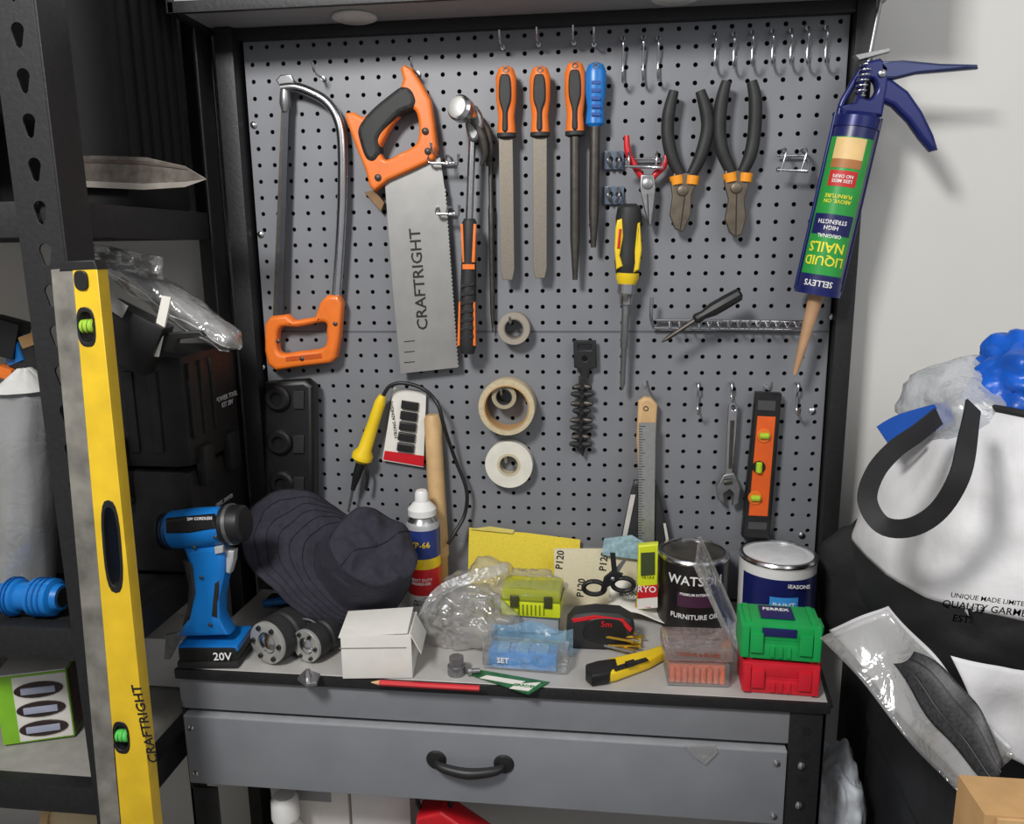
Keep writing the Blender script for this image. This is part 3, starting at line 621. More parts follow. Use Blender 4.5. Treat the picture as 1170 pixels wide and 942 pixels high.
# drill
with group('cordless_drill'):
    y=-.298
    lathe('motor_housing',P(192,606,y),P(264,600,y),[(0,.022),(.08,.029),(.5,.031),(.8,.030),(.9,.029),(1,.027)],BLU,32)
    lathe('rear_vent_cap',P(185,607,y),P(199,606,y),[(0,.014),(.3,.024),(1,.0300)],M('blue_dark',(14,84,150),.4),28)
    for k in range(3): ring('vent_ring',P(189+k*5,607-k*.3,y),P(200,606,y)-P(190,607,y),.0285+.0006*k,.02,.0025,BLACK,28)
    lathe('gear_collar',P(258,600,y),P(281,598,y),[(0,.0305),(.2,.031),(.9,.028),(1,.024)],BLACK,28)
    lathe('clutch_ring',P(264,599.5,y),P(268,599,y),[(0,.0318),(1,.0318)],STL,28)
    slab('top_black_panel',wp([(201,586),(254,581),(258,596),(228,602),(202,602)],y),WF(y-.0265),.012,BLACK,.004); text('20V CORDLESS',P(228,593,y-.0335),(1,0,.07),UP,.006,TXW)
    slab('handle',wp([(214,622),(254,618),(262,632),(262,652),(256,680),(256,702),(266,722),(208,724),(218,700),(225,672),(222,645)],y),WF(y),.036,BLU,.010)
    slab('rubber_back_grip',wp([(214,636),(228,638),(232,672),(225,704),(213,712),(219,690),(221,665)],y),WF(y),.039,RUB,.008)
    slab('rubber_front_grip',wp([(250,660),(258,656),(254,684),(254,702),(246,700),(248,680)],y),WF(y),.038,RUB,.006)
    slab('trigger',wp([(256,626),(270,628),(269,640),(265,654),(256,652)],y),WF(y),.018,M('trigger_grey',(170,172,175),.4),.004)
    slab('forward_switch',wp([(252,620),(262,618),(262,626),(253,628)],y),WF(y-.018),.006,M('trigger_grey'),.001)
    for a,b in ((222,626),(246,614),(240,714),(230,660)): screw('body_screw',P(a,b,y-.021 if b>620 else y-.030),(0,-1,0),.003,DST)
    c=P(243,742,y); hh=c.z-BZ
    box('battery',(c.x,y+.012,BZ+hh*1.0),(.092,.074,hh*1.55),BLACK,rz=.10,bev=.008); box('battery_foot',(c.x,y+.012,BZ+.006),(.096,.078,.012),RUB,rz=.10,bev=.004)
    box('battery_blue_stripe',(c.x+.001,y+.012,BZ+hh*1.62),(.094,.068,.010),BLU,rz=.10,bev=.003)
    text('20V',P(254,751,y-.027),(1,.10,0),UP,.018,TXW)
    slab('belt_clip',wp([(202,715),(216,712),(218,720),(206,742),(200,742)],y),WF(y-.03),.006,STL,.001)
# couplings
with group('cable_reel_pair'):
    for (a,b,r,mt) in ((310,740,.036,RUB),(354,738,.028,RUB)):
        p=B(a+4,b+22); c=V3((p.x,p.y+.035,BZ+r+.001)); d=V3((-.35,-.92,0)).normalized()
        lathe('drum',c-d*.030,c+d*.028,[(0,r*.8),(.1,r),(.45,r),(.5,r*.9),(.6,r*.9),(.65,r),(1,r*.97)],mt,32)
        ring('chrome_bezel',c+d*.030,d,r*.95,r*.50,.008,M('satin_aluminium',(185,184,180),.4,.5)); lathe('hub',c+d*.026,c+d*.038,[(0,r*.5),(.6,r*.45),(1,r*.2)],CHR,20)
        for k in range(6):
            an=k*math.pi/3; _,u,w=basis(d); q=c+d*.033+(u*math.cos(an)+w*math.sin(an))*r*.74; lathe('hub_stud',q,q+d*.005,[(0,r*.12),(1,r*.1)],BLACK,10)
    tube('strap',[B(322,715,BZ+.055),B(345,708,BZ+.058),B(362,714,BZ+.05),B(372,738,BZ+.02)],.005,BLACK)
# bucket hat
with group('bucket_hat'):
    HM=M('navy_cotton',(40,39,50),.9,var=.18,scale=120,bump=.35)
    bc=P(396,637,-.180); axd=V3((.44,-.56,.70)).normalized()
    mj=V3((.86,-.05,-.5)); mj=(mj-axd*mj.dot(axd)).normalized(); mn=axd.cross(mj)
    def hatf(u,v,inner=0):
        a=2*math.pi*u; ca,sa=math.cos(a),math.sin(a)
        right=max(0,ca); left=max(0,-ca); low=max(0,-sa); top=max(0,sa)
        off=mj*.034
        if v<.42:
            t=v/.42; rb=.140+.046*left**2-.022*right-.014*low-.045*top; r0=.083
            r=rb+(r0-rb)*t; h=.012*math.sin(a*3+.6)*(1-t)+.007*math.sin(a*5)*(1-t)
            h+=-.030*(1-t)
        else:
            t=(v-.42)/.58
            if t<.62: s=t/.62; r=.083-.012*s; h=.078*s
            else: s=(t-.62)/.38; r=.071*math.cos(s*math.pi/2)+.0003; h=.078+.012*math.sin(s*math.pi/2)
        p=bc+off*(1 if v>=.42 else v/.42)+mj*(r*ca)+mn*(r*.90*sa)+axd*h
        k=noise.noise(p*18)*.011+noise.noise(p*45)*.005
        if v>.42: k*=1.8
        p=p+axd*k+mj*(noise.noise(p*22+V3((5,1,2)))*.010)
        if p.z<BZ+.004: p.z=BZ+.004
        return p
    surf('hat_cloth',hatf,96,60,HM,closed=True,thick=.0025)
    for rr_ in (.0,.07,.14,.21,.28,.35):
        tube('stitch_row',[hatf(i/72,rr_+.004)+axd*.0012 for i in range(73)],.0006,M('stitch_navy',(28,28,38),.9),smooth=False,seg=5)
    tube('seam_band',[hatf(i/72,.43)+axd*.001 for i in range(73)],.0016,M('stitch_navy'),smooth=False,seg=6)
    tube('crown_seam',[hatf(i/72,.42+.58*.63)+axd*.001 for i in range(73)],.0012,M('stitch_navy'),smooth=False,seg=6)
    tube('crown_top_seam',[hatf(.18,.78+.22*k/10)+axd*.001 for k in range(11)]+[hatf(.68,1-.22*k/10)+axd*.001 for k in range(11)],.0010,M('stitch_navy'),smooth=False,seg=6)
# white carton
with group('white_carton'):
    c0=B(424,778); 
    WC=M('carton_white',(218,216,210),.7,var=.03)
    cc=V3((c0.x+.004,c0.y+.045,BZ)); rz=.12
    box('carton_body',cc+UP*.036,(.106,.080,.070),WC,rz=rz,bev=.0015)
    box('carton_lid_flap',cc+V3((-.004,-.002,.074)),(.104,.076,.0015),WC,rz=rz,rx=.08,ry=-.06,bev=.0005)
    box('lid_side_flap',cc+V3((.060,-.0,.058)),(.0015,.07,.036),WC,rz=rz,ry=-.45,bev=.0005)
    box('flap_seam',cc+V3((.0,-.0415,.052)),(.10,.0008,.0008),M('crease_grey',(150,148,142),.8),rz=rz,bev=0)
with group('pencil'):
    a=B(424,780,BZ+.005); b=B(548,787,BZ+.005)
    lathe('shaft',a+(b-a)*.08,b,[(0,.0042),(1,.0042)],RED,6); lathe('sharpened_cone',a,a+(b-a)*.08,[(0,.0006),(1,.004)],WOOD,12); lathe('end_cap',b,b+(b-a)*.02,[(0,.0042),(1,.003)],BLACK,8)
with group('wing_bolt'):
    slab('plate',hp([(340,776),(350,766),(366,772),(362,782),(350,784)],BZ+.004),HF(BZ+.004),.006,STL,.001,holes=[circ(B(352,775,BZ+.004).x,B(352,775,BZ+.004).y,.004)])
    lathe('stud',B(352,774,BZ+.006),B(352,774,BZ+.006)+UP*.012,[(0,.006),(1,.004)],CHR,12)
# plastic bag
with group('clear_plastic_bag'):
    c=B(530,742); 
    blob('bag_film',V3((c.x,c.y+.035,BZ+.036)),(.078,.058,.052),CLB,.42,18,5,zmin=BZ+.001,seed=2)
    blob('bag_tail',V3((c.x+.050,c.y+.125,BZ+.055)),(.10,.036,.042),CLB,.45,18,5,zmin=BZ+.001,seed=5)
    ribbon('bag_seal',[V3((c.x-.080,c.y-.01,BZ+.012)),V3((c.x-.05,c.y+.02,BZ+.080)),V3((c.x+.0,c.y+.05,BZ+.100)),V3((c.x+.06,c.y+.09,BZ+.105))],.018,.001,(0,-1,.3),CLB)
with group('yellow_bit_case'):
    c=B(606,735); c=V3((c.x,c.y+.050,BZ+.050)); CY=clear('clear_yellow',(215,220,50),.12,bump=.1,haze=.55)
    box('case_base',c,(.100,.060,.028),LIME,rz=-.05,bev=.005); box('case_lid',c+UP*.024,(.098,.058,.020),CY,rz=-.05,bev=.005)
    box('seam',c+UP*.0145,(.101,.061,.003),M('olive_seam',(120,130,20),.5),rz=-.05,bev=.001)
    for i in range(6): 
        for j in (-1,1): box('screw_bit',c+V3(((i-2.5)*.014,j*.013,.020)),(.008,.018,.010),DST if i%2 else BLACK,rz=-.05,bev=.001)
    for s in (-1,1): box('lid_latch',c+V3((s*.028,-.032,.014)),(.014,.005,.02),M('clip_dark',(60,62,30),.4),rz=-.05,bev=.0015)
    for k in range(7): box('front_rib',c+V3(((k-3)*.007,-.0305,-.001)),(.0025,.002,.018),M('olive_seam'),rz=-.05,bev=.0005)
    box('support_pack',c-UP*.030,(.09,.048,.032),M('grey_foam',(150,155,160),.7),bev=.004)
with group('blue_blister_pack'):
    c=B(597,768)
    box('blue_insert',V3((c.x,c.y+.020,BZ+.016)),(.105,.038,.026),M('light_blue_card',(45,150,225),.4,var=.25,scale=60),rz=-.04,bev=.004)
    box('blister_shell',V3((c.x+.004,c.y+.020,BZ+.019)),(.132,.044,.034),CLR,rz=-.06,bev=.006)
    for k in (-.03,0,.03): box('insert_rib',V3((c.x+k,c.y+.018,BZ+.030)),(.018,.028,.005),M('pale_blue',(100,175,225),.4),rz=-.04,bev=.001)
    text('SET',V3((c.x-.03,c.y-.0005,BZ+.017)),XR,UP,.012,TXW)
    def bsf(u,v): p=V3((c.x-.055+.13*u,c.y+.050,BZ+.002+.052*v)); return p+V3((0,.006*math.sin(u*6),.006*math.sin(u*9+v*3)))
    surf('torn_film',bsf,16,6,clear('film_bluish',(170,215,245),.12,bump=.8,haze=.3))
with group('seed_packet'):
    GP=M('packet_green',(40,130,60),.5); 
    slab('packet',hp([(533,770),(548,766),(628,780),(604,794)],BZ+.002),HF(BZ+.002),.0015,M('packet_dark_green',(30,95,50),.5,var=.4,scale=60))
    slab('white_band',hp([(556,772),(600,779),(592,783),(548,775)],BZ+.0032),HF(BZ+.0032),.0006,PAP)
    slab('white_band_b',hp([(590,782),(618,780),(604,790),(582,787)],BZ+.0032),HF(BZ+.0032),.0006,PAP); text('GARDEN',B(600,784,BZ+.004),(1,-.1,0),(.1,1,0),.009,GP)
with group('metal_socket'):
    c=B(522,770); lathe('socket',c,c+UP*.028,[(0,.014),(.5,.014),(.55,.011),(1,.011)],STL,20); lathe('bolt_lying',c+V3((.018,-.004,.007)),c+V3((.036,.0,.007)),[(0,.007),(.3,.007),(.31,.004),(1,.004)],STL,12)
with group('tape_measure'):
    y=-.185; yy=WF(y)
    slab('body',wp([(648,706),(656,697),(680,694),(708,696),(722,704),(725,716),(720,735),(690,739),(655,738),(647,728)],y),yy,.042,RUB,.010)
    slab('side_disc',wp([(682,700),(706,701),(714,710),(712,726),(690,729),(668,722),(670,706)],y),WF(y-.019),.007,BLACK,.002,smooth=True)
    slab('red_trim',wp([(654,701),(680,697),(712,701),(722,712),(720,716),(708,705),(680,701),(656,705)],y),WF(y-.019),.006,RED,.001)
    text('5m',P(693,714,y-.0235),XR,UP,.014,RED); slab('tape_lip',wp([(716,730),(732,731),(732,740),(729,740),(729,733),(716,734)],y),WF(y),.020,YEL,.0005)
with group('instruction_sheet'):
    def isf(u,v):
        o_=B(702,712); return V3((o_.x-.01+.105*u,o_.y-.01+.07*v,BZ+.014+.030*v+.008*math.sin(u*5)+.005*math.sin(v*7+u*3)))
    surf('paper',isf,16,10,PAP,thick=.0006)
    text('BONDING',isf(.5,.6)+V3((0,-.006,.010)),(1,-.1,0.1),(0,.9,.4),.015,TXK); text('SERIES',isf(.55,.25)+V3((0,-.006,.010)),(1,-.1,0),(0,.9,.4),.010,RED)
with group('utility_knife'):
    z=BZ+.010
    slab('body',hp([(676,766),(694,758),(738,748),(756,742),(760,750),(742,760),(704,774),(680,779),(671,774)],z),HF(z),.018,YEL,.005)
    slab('black_nose',hp([(669,765),(682,761),(704,758),(706,766),(696,776),(676,779),(669,773)],z+.001),HF(z+.001),.020,BLACK,.005)
    slab('slider_track',hp([(700,763),(738,752),(741,755),(703,767)],z+.010),HF(z+.010),.003,BLACK,.001); slab('slider',hp([(714,758),(724,755),(727,759),(717,762)],z+.013),HF(z+.013),.006,BLACK,.001)
with group('wire_bundle'):
    BR=M('brass',(200,160,60),.35,.9)
    for i in range(14):
        a=B(694+random.uniform(-12,8),752+random.uniform(-8,0)); d=random.uniform(-.5,.3)
        a=a+V3((0,.02,.004+.0015*i)); lathe('brass_rod',a,a+V3((.05*math.cos(d),.05*math.sin(d),random.uniform(0,.006))),[(0,.0022),(1,.0022)],BR if i%3 else STL,8)
with group('screw_assortment_box'):
    c=B(797,788); c=V3((c.x,c.y+.036,BZ)); rz=.04
    OT=M('orange_plugs',(235,112,50),.5,var=.1)
    box('tray',c+UP*.002,(.088,.058,.004),CLR,rz=rz,bev=.001)
    for i in range(9): lathe('wall_plug',c+V3((-.036+i*.009,-.026,.006)),c+V3((-.036+i*.009,-.026,.030)),[(0,.0038),(.8,.0038),(1,.0028)],OT,10)
    box('plug_layer',c+UP*.017,(.080,.046,.026),OT,rz=rz,bev=.004); box('clear_box',c+UP*.020,(.090,.062,.036),CLR,rz=rz,bev=.003)
    CR=clear('clear_reddish',(225,205,200),.15,bump=.3,haze=.22)
    box('upper_box',c+V3((0,.006,.050)),(.100,.066,.022),CR,rz=rz,bev=.003)
    for i in range(26): a=c+V3((random.uniform(-.042,.026),random.uniform(-.020,.025),.043+random.uniform(0,.010))); lathe('screw',a,a+V3((.018,random.uniform(-.01,.01),0)),[(0,.004),(.1,.002),(1,.001)],STL if i%3 else DST,8)
    text('SCREWS & PLUGS',c+V3((0,-.028,.050)),XR,UP,.008,M('rust_print',(150,70,50),.6))
with group('bubble_sheet'):
    def cf(u,v):
        return V3((P(796,700,-.19).x+.074*v+.012*u-.01,-.235+.06*u+.02*math.sin(v*3),BZ+.165-.165*v+.02*u))
    surf('clamshell_front',cf,10,14,CLR,thick=.001)
    ribbon('clamshell_edge',[cf(0,k/8) for k in range(9)],.008,.002,(0,-1,0),CLB)
    ribbon('clamshell_edge_b',[cf(1,k/8) for k in range(9)],.006,.002,(0,-1,0),CLB)
def hardcase(name,c,w,d,h,mat,rz,label):
    with group(name):
        box('shell_bottom',c+UP*(h*.25),(w,d,h*.48),mat,rz=rz,bev=.006); box('shell_top',c+UP*(h*.76),(w,d,h*.46),mat,rz=rz,bev=.006)
        box('seam_band',c+UP*(h*.5),(w*.98,d*.98,h*.08),mat,rz=rz,bev=.001)
        Rm=Matrix.Rotation(rz,3,'Z')
        for sx in (-.30,.30):
            box('latch',c+Rm@V3((sx*w,-d/2-.002,h*.5)),(.018,.006,h*.55),mat,rz=rz,bev=.0015)
            box('corner_ridge',c+Rm@V3((sx*w*1.45,-d/2-.001,h*.5)),(.010,.005,h*.85),mat,rz=rz,bev=.0015); box('top_ridge',c+Rm@V3((sx*w*1.35,0,h+.0005)),(.008,d*.8,.004),mat,rz=rz,bev=.001)
        for sx in (-.1,.0,.1): box('front_rib',c+Rm@V3((sx*w,-d/2-.001,h*.25)),(.006,.003,h*.3),mat,rz=rz,bev=.0008)
        for sz in (.3,.75): box('side_hinge',c+Rm@V3((w/2+.002,0,h*sz)),(.006,d*.4,.012),mat,rz=rz,bev=.001)
        if label:
            box('label',c+Rm@V3((-.003,.004,h+.0012)),(w*.42,d*.6,.001),M('label_navy'),rz=rz,bev=.0003); text('FERREX',c+Rm@V3((-.003,.012,h+.0022)),Rm@XR,Rm@V3((0,1,0)),.011,TXW)
            box('label_front',c+Rm@V3((-.003,-d/2-.0012,h*.80)),(w*.42,.002,h*.22),M('label_navy'),rz=rz,bev=.0003)
q=B(893,797); 
hardcase('red_drill_bit_case',V3((q.x,q.y+.038,BZ)),.108,.066,.050,M('case_red',(205,32,48),.4),-.04,False)
hardcase('green_drill_bit_case',V3((q.x-.002,q.y+.040,BZ+.0535)),.112,.070,.055,M('case_green',(22,158,78),.4),-.06,True)
with group('marker_pen'): lathe('pen',B(300,690,BZ+.02),B(352,682,BZ+.02),[(0,.005),(.1,.007),(.9,.007),(1,.005)],BLU,14); box('rest_block',B(322,686,BZ+.008),(.05,.03,.014),BLACK)
# ------------------------------------------------------------------ storage rack
RXR=-.682
def keyplate(name,x0,x1,z0,z1,y):
    holes=[]; n=int((z1-z0)/.052)
    for i in range(n):
        cz=z0+.03+i*.052; cx=(x0+x1)/2+.004
        kh=[(cx+.0085*math.cos(a),cz+.006+.0085*math.sin(a)) for a in [math.radians(d) for d in range(-30,211,24)]]+[(cx-.004,cz-.012),(cx,cz-.015),(cx+.004,cz-.012)]
        holes.append(kh)
    slab(name,[(x0,z0),(x1,z0),(x1,z1),(x0,z1)],WF(y),.003,BLK2,.0003,holes=holes)
with group('storage_rack'):
    keyplate('post_front_face',-.745,RXR-.004,0,2.35,-.440); bx('post_front_flange',RXR-.004,RXR-.001,-.441,-.385,0,2.35,BLK2,.0005)
    bx('post_back_flange',RXR-.004,RXR-.001,-.055,-.003,0,2.35,BLK2,.0005); bx('post_back_face',-.735,RXR,-.004,-.0,0,2.35,BLK2,.001)
    bx('post_left_front',-1.62,-1.56,-.44,-.436,0,2.35,BLK2,.001); bx('post_left_back',-1.62,-1.56,-.004,0,0,2.35,BLK2,.001)
    SB=M('shelf_board_grey',(150,148,142),.7,var=.1)
    for z,th in ((1.605,.045),(1.02,.05),(.765,.045),(.25,.05),(2.33,.05)):
        bx('beam_front',-1.60,-.748,-.436,-.41,z-th,z,BLK2,.002); bx('beam_back',-1.60,-.70,-.03,-.006,z-th,z,BLK2,.002)
        bx('beam_side',-.72,-.688,-.432,-.008,z-th,z,BLK2,.002); bx('shelf_board',-1.60,-.722,-.41,-.03,z-.014,z-.002,SB if z<.9 else BLK2,.001)
CRM=M('crate_black',(14,14,15),.9)
with group('storage_crate'):
    bx('crate_body',-1.55,-.715,-.24,-.055,1.606,2.27,CRM,.01)
    for k in range(6): bx('crate_rib',-.717,-.709,-.225+k*.03,-.213+k*.03,1.65,2.25,CRM,.002)
    bx('crate_rim',-1.56,-.706,-.25,-.05,1.93,1.96,CRM,.004)
with group('storage_crate'):
    bx('bin_body',-1.5,-.80,-.40,-.27,1.72,2.27,CRM,.01); bx('bin_foot',-1.5,-.92,-.40,-.27,1.606,1.72,CRM,.004); bx('bin_rim',-1.51,-.79,-.405,-.265,1.98,2.01,CRM,.003)
with group('garden_shear_blade'):
    y=-.255; slab('blade',wp([(76,178),(120,178),(168,180),(212,190),(237,205),(212,214),(165,217),(76,213)],y),WF(y),.003,M('rusty_steel',(105,98,92),.45,.7,var=.35,scale=60),.0005)
    slab('ground_edge',wp([(76,206),(165,210),(212,208),(237,205),(212,214),(165,217),(76,213)],y),WF(y-.002),.001,M('worn_steel',(165,158,150),.4,.7),0)
    slab('blade_spine',wp([(76,181),(165,184),(215,194),(165,188),(76,185)],y),WF(y-.002),.002,M('dark_rust',(70,58,52),.7,var=.3),0)
CP=M('cloudy_plastic',(150,150,148),.3,var=.25,scale=40,bump=.6)
with group('plastic_film_bundle'):
    a=P(120,293,-.200); b=P(276,398,-.185); d_,u_,w_=basis(b-a)
    def roll(u,v,k=1.0,s=0):
        t=v; rad=(.014+.020*math.sin(math.pi*min(1,.15+.75*t))**.7)*k
        if t>.93: rad*=max(.15,(1-t)/.07)
        an=2*math.pi*u; n_=.006*noise.noise(V3((math.cos(an)*2,math.sin(an)*2,t*9+s)))
        return a+(b-a)*t+(u_*math.cos(an)+w_*math.sin(an)*.7)*(rad+n_)
    surf('inner_roll',lambda u,v:roll(u,v,.78),28,50,CP,closed=True)
    surf('outer_wrap',lambda u,v:roll(u,v*.99,1.08,4),36,60,CLB,closed=True)
    for k in (.55,.68,.80): tube('fold_crease',[roll(k+.03*math.sin(i*.7),i/20*.95,1.0) for i in range(21)],.0012,WHT,smooth=False,seg=6)
    surf('loose_end',lambda u,v:P(106+80*u,278+16*u+26*v,-.235)+V3((0,-.02*noise.noise(V3((u*6,v*5,3))),0)),14,8,CLB,thick=.001)
with group('misc_black_tools'):
    slab('white_slat',wp([(186,338),(196,340),(181,408),(171,406)],-.30),WF(-.30),.004,PAP)
    box('black_box_a',P(150,385,-.295),(.09,.04,.08),BLACK,rz=.1,ry=.5,bev=.005)
    slab('bracket',wp([(180,400),(190,380),(230,378),(236,384),(205,388),(200,404)],-.29),WF(-.29),.01,BLACK,.002); box('label',P(133,350,-.325),(.03,.002,.02),M('label_grey',(150,150,150),.6),ry=.6,bev=.0003)
with group('plastic_pipe'):
    a=P(28,445,-.33); b=V3((a.x-.045,a.y,1.022)); PM=M('grey_pvc',(150,152,153),.28,var=.2,scale=14,bump=.5)
    def pw(u,v,r,s):
        an=6.2832*u; return b+(a-b)*v+V3((math.cos(an),math.sin(an),0))*(r+.006*noise.noise(V3((math.cos(an)*1.6,math.sin(an)*1.6,v*4+s)))+.003*noise.noise(V3((math.cos(an)*5,math.sin(an)*5,v*3+s))))
    surf('wrapped_core',lambda u,v:pw(u,v,.037,0),36,24,PM,closed=True)
    surf('film_wrap',lambda u,v:pw(u,.02+v*.96,.042,5),36,24,CLB,closed=True)
    surf('film_top',lambda u,v:pw(u,1+.10*v,.038*(1-v)+.006,2),36,8,M('film_white',(200,200,198),.4,bump=.6),closed=True)
with group('hose_connector'):
    a=P(-10,690,-.40); a.z=1.048; b=P(72,684,-.40); b.z=1.050
    lathe('connector',a,b,[(0,.018),(.25,.018),(.28,.026),(.42,.026),(.45,.021),(.6,.021),(.62,.027),(.9,.027),(.93,.020),(1,.018)],BLU,20); 
    for k in (.32,.37,.68,.75,.82): ring('ridge',a+(b-a)*k,(b-a),.0285,.02,.002,M('blue_dark'),24)
    lathe('bore',b-(b-a)*.02,b+(b-a)*.01,[(0,.014),(1,.014)],BLACK,16); box('cradle',(a.x*.5+b.x*.5,-.39,1.026),(.08,.03,.010),BLACK)
with group('packet_pile'):
    for i,(a,b,mt,w,h) in enumerate(((18,398,BLU,.04,.05),(32,412,RUB,.06,.05),(12,425,ORG,.03,.02),(40,388,CARD,.03,.02),(25,448,PAP,.06,.03),(8,385,BLACK,.05,.06),(5,470,BLU,.03,.05),(42,440,BLACK,.05,.04))):
        c=P(a,b,-.20); box('packet',c,(w,.02+.005*i,h),mt,ry=.3*(i%3)-.3,rz=.1*i-.3,bev=.003)
    bx('packet_carton',-1.20,-.85,-.26,-.06,1.022,1.30,M('dark_carton',(50,50,55),.7),.004)
    bx('packet_carton_b',-1.50,-1.22,-.30,-.06,1.022,1.27,CARD,.004)
with group('light_bulb_carton'):
    y=-.34; LGm=M('carton_lime',(130,190,45),.5); c0=P(36,828,y)
    ctr=V3((c0.x-.01,y+.05,.766+.06)); 
    box('carton',ctr,(.105,.10,.118),LGm,rz=.35,bev=.002)
    Rm=Matrix.Rotation(.35,3,'Z')
    box('white_front_band',ctr+Rm@V3((.012,-.0505,.0)),(.078,.001,.112),PAP,rz=.35,bev=.0002)
    for k in range(3):
        q=ctr+Rm@V3((.010,-.052,-.036+.034*k)); slab('window',circ(0,0,.036,20,ry=.0135),frame(q,Rm@XR,UP),.003,M('window_brown',(50,36,34),.4),.001)
        box('bulb_body',q+Rm@V3((0,-.002,0)),(.050,.004,.011),M('bulb_silver',(160,165,185),.4),rz=.35,bev=.002)
    box('carton_top',ctr+UP*.060,(.102,.097,.002),PAP,rz=.35,bev=.0003)
    box('carton_side_white',ctr+Rm@V3((.0530,0,0)),(.001,.09,.110),M('side_print',(70,50,45),.6,var=.5,scale=90),rz=.35,bev=.0003)
with group('parts_box'):
    bx('box_blue',-1.0,-.86,-.22,-.10,.766,.90,M('box_white_blue',(190,200,215),.6),.002); bx('box_stripe',-.862,-.858,-.215,-.105,.80,.87,BLU,.0005); bx('box_grey',-.84,-.75,-.16,-.06,.766,.86,PAP,.002)
with group('wooden_disc'):
    c=P(84,925,-.36); ring('disc_rim',V3((c.x,-.36,c.z-.02)),(.2,-1,.0),.052,.040,.012,WOOD); lathe('disc_face',V3((c.x,-.36,c.z-.02)),V3((c.x-.001,-.355,c.z-.02)),[(0,.041),(1,.041)],M('disc_cream',(210,190,150),.6),32)
    bx('disc_stand',c.x-.08,c.x+.03,-.365,-.30,.25,c.z-.073,CARD,.003)
# ------------------------------------------------------------------ long spirit level
with group('spirit_level'):
    y=-.462
    def ext(a,b,z):
        p=P(*a,y); q=P(*b,y); t=(z-p.z)/(q.z-p.z); r=p+(q-p)*t; return (r.x,r.z)
    TLs=(64,308); Tm=(89,306); TRr=(117,306)
    fr=WF(y)
    tl=wp([TLs],y)[0]; tm=wp([Tm],y)[0]; tr=wp([TRr],y)[0]
    bl=ext(TLs,(120,942),.03); bm_=ext(Tm,(143,942),.03); br=ext(TRr,(181,942),.03)
    GS=M('galvanised_edge',(138,135,128),.5,.4,var=.35,scale=30)
    def mid(px,py): 
        q=P(px,py,y); return q.x,q.z
    c1=mid(105,373); c2=mid(134,622); c3=mid(144,838)
    def el(c,rx,ry,n=20): 
        out=[]; tilt=math.atan2(bm_[0]-tm[0],tm[1]-bm_[1])
        for i in range(n):
            a=2*math.pi*i/n; sx=math.copysign(abs(math.cos(a))**.7,math.cos(a))*rx; sy=math.copysign(abs(math.sin(a))**.7,math.sin(a))*ry
            out.append((c[0]+sx*math.cos(tilt)-sy*math.sin(tilt),c[1]+sy*math.cos(tilt)+sx*math.sin(tilt)))
        return out
    slab('yellow_face',[tm,tr,br,bm_],fr,.022,M('level_yellow',(226,188,42),.4,var=.12,scale=20),.001,holes=[el(c1,.011,.022),el(c2,.012,.062),el(c3,.012,.022)])
    slab('metal_edge',[tl,(tm[0]-.0005,tm[1]),(bm_[0]-.0005,bm_[1]),bl],fr,.020,GS,.001)
    slab('end_cap',[(tl[0]+.012,tl[1]-.002),(tr[0]+.001,tr[1]-.002),(tr[0]-.002,tr[1]+.010),(tl[0]+.016,tl[1]+.010)],fr,.024,BLACK,.002)
    slab('end_cap_block',el(mid(100,320),.009,.012),WF(y-.012),.004,BLACK,.001)
    slab('hand_hole_rim',el(c2,.0135,.065),fr,.024,BLACK,.001,holes=[el(c2,.0095,.055)])
    for c,mt in ((c1,M('vial_green_pale',(150,190,60),.2)),(c3,M('vial_green',(90,200,90),.2))):
        slab('vial_frame',el(c,.0125,.025),fr,.024,BLACK,.001,holes=[el(c,.0095,.019)])
        lathe('vial',V3((c[0]-.009,y-.006,c[1]-.0)),V3((c[0]+.009,y-.006,c[1]+.001)),[(0,.007),(.1,.009),(.9,.009),(1,.007)],mt,16)
        for s in (-1,1): ring('vial_line',V3((c[0]+s*.003,y-.006,c[1]+s*.0003)),(1,0,.05),.0094,.008,.0008,BLACK,16)
    text('CRAFTRIGHT',P(166,828,y-.0118),(-.11,0,1),(-1,0,-.11),.020,TXK)
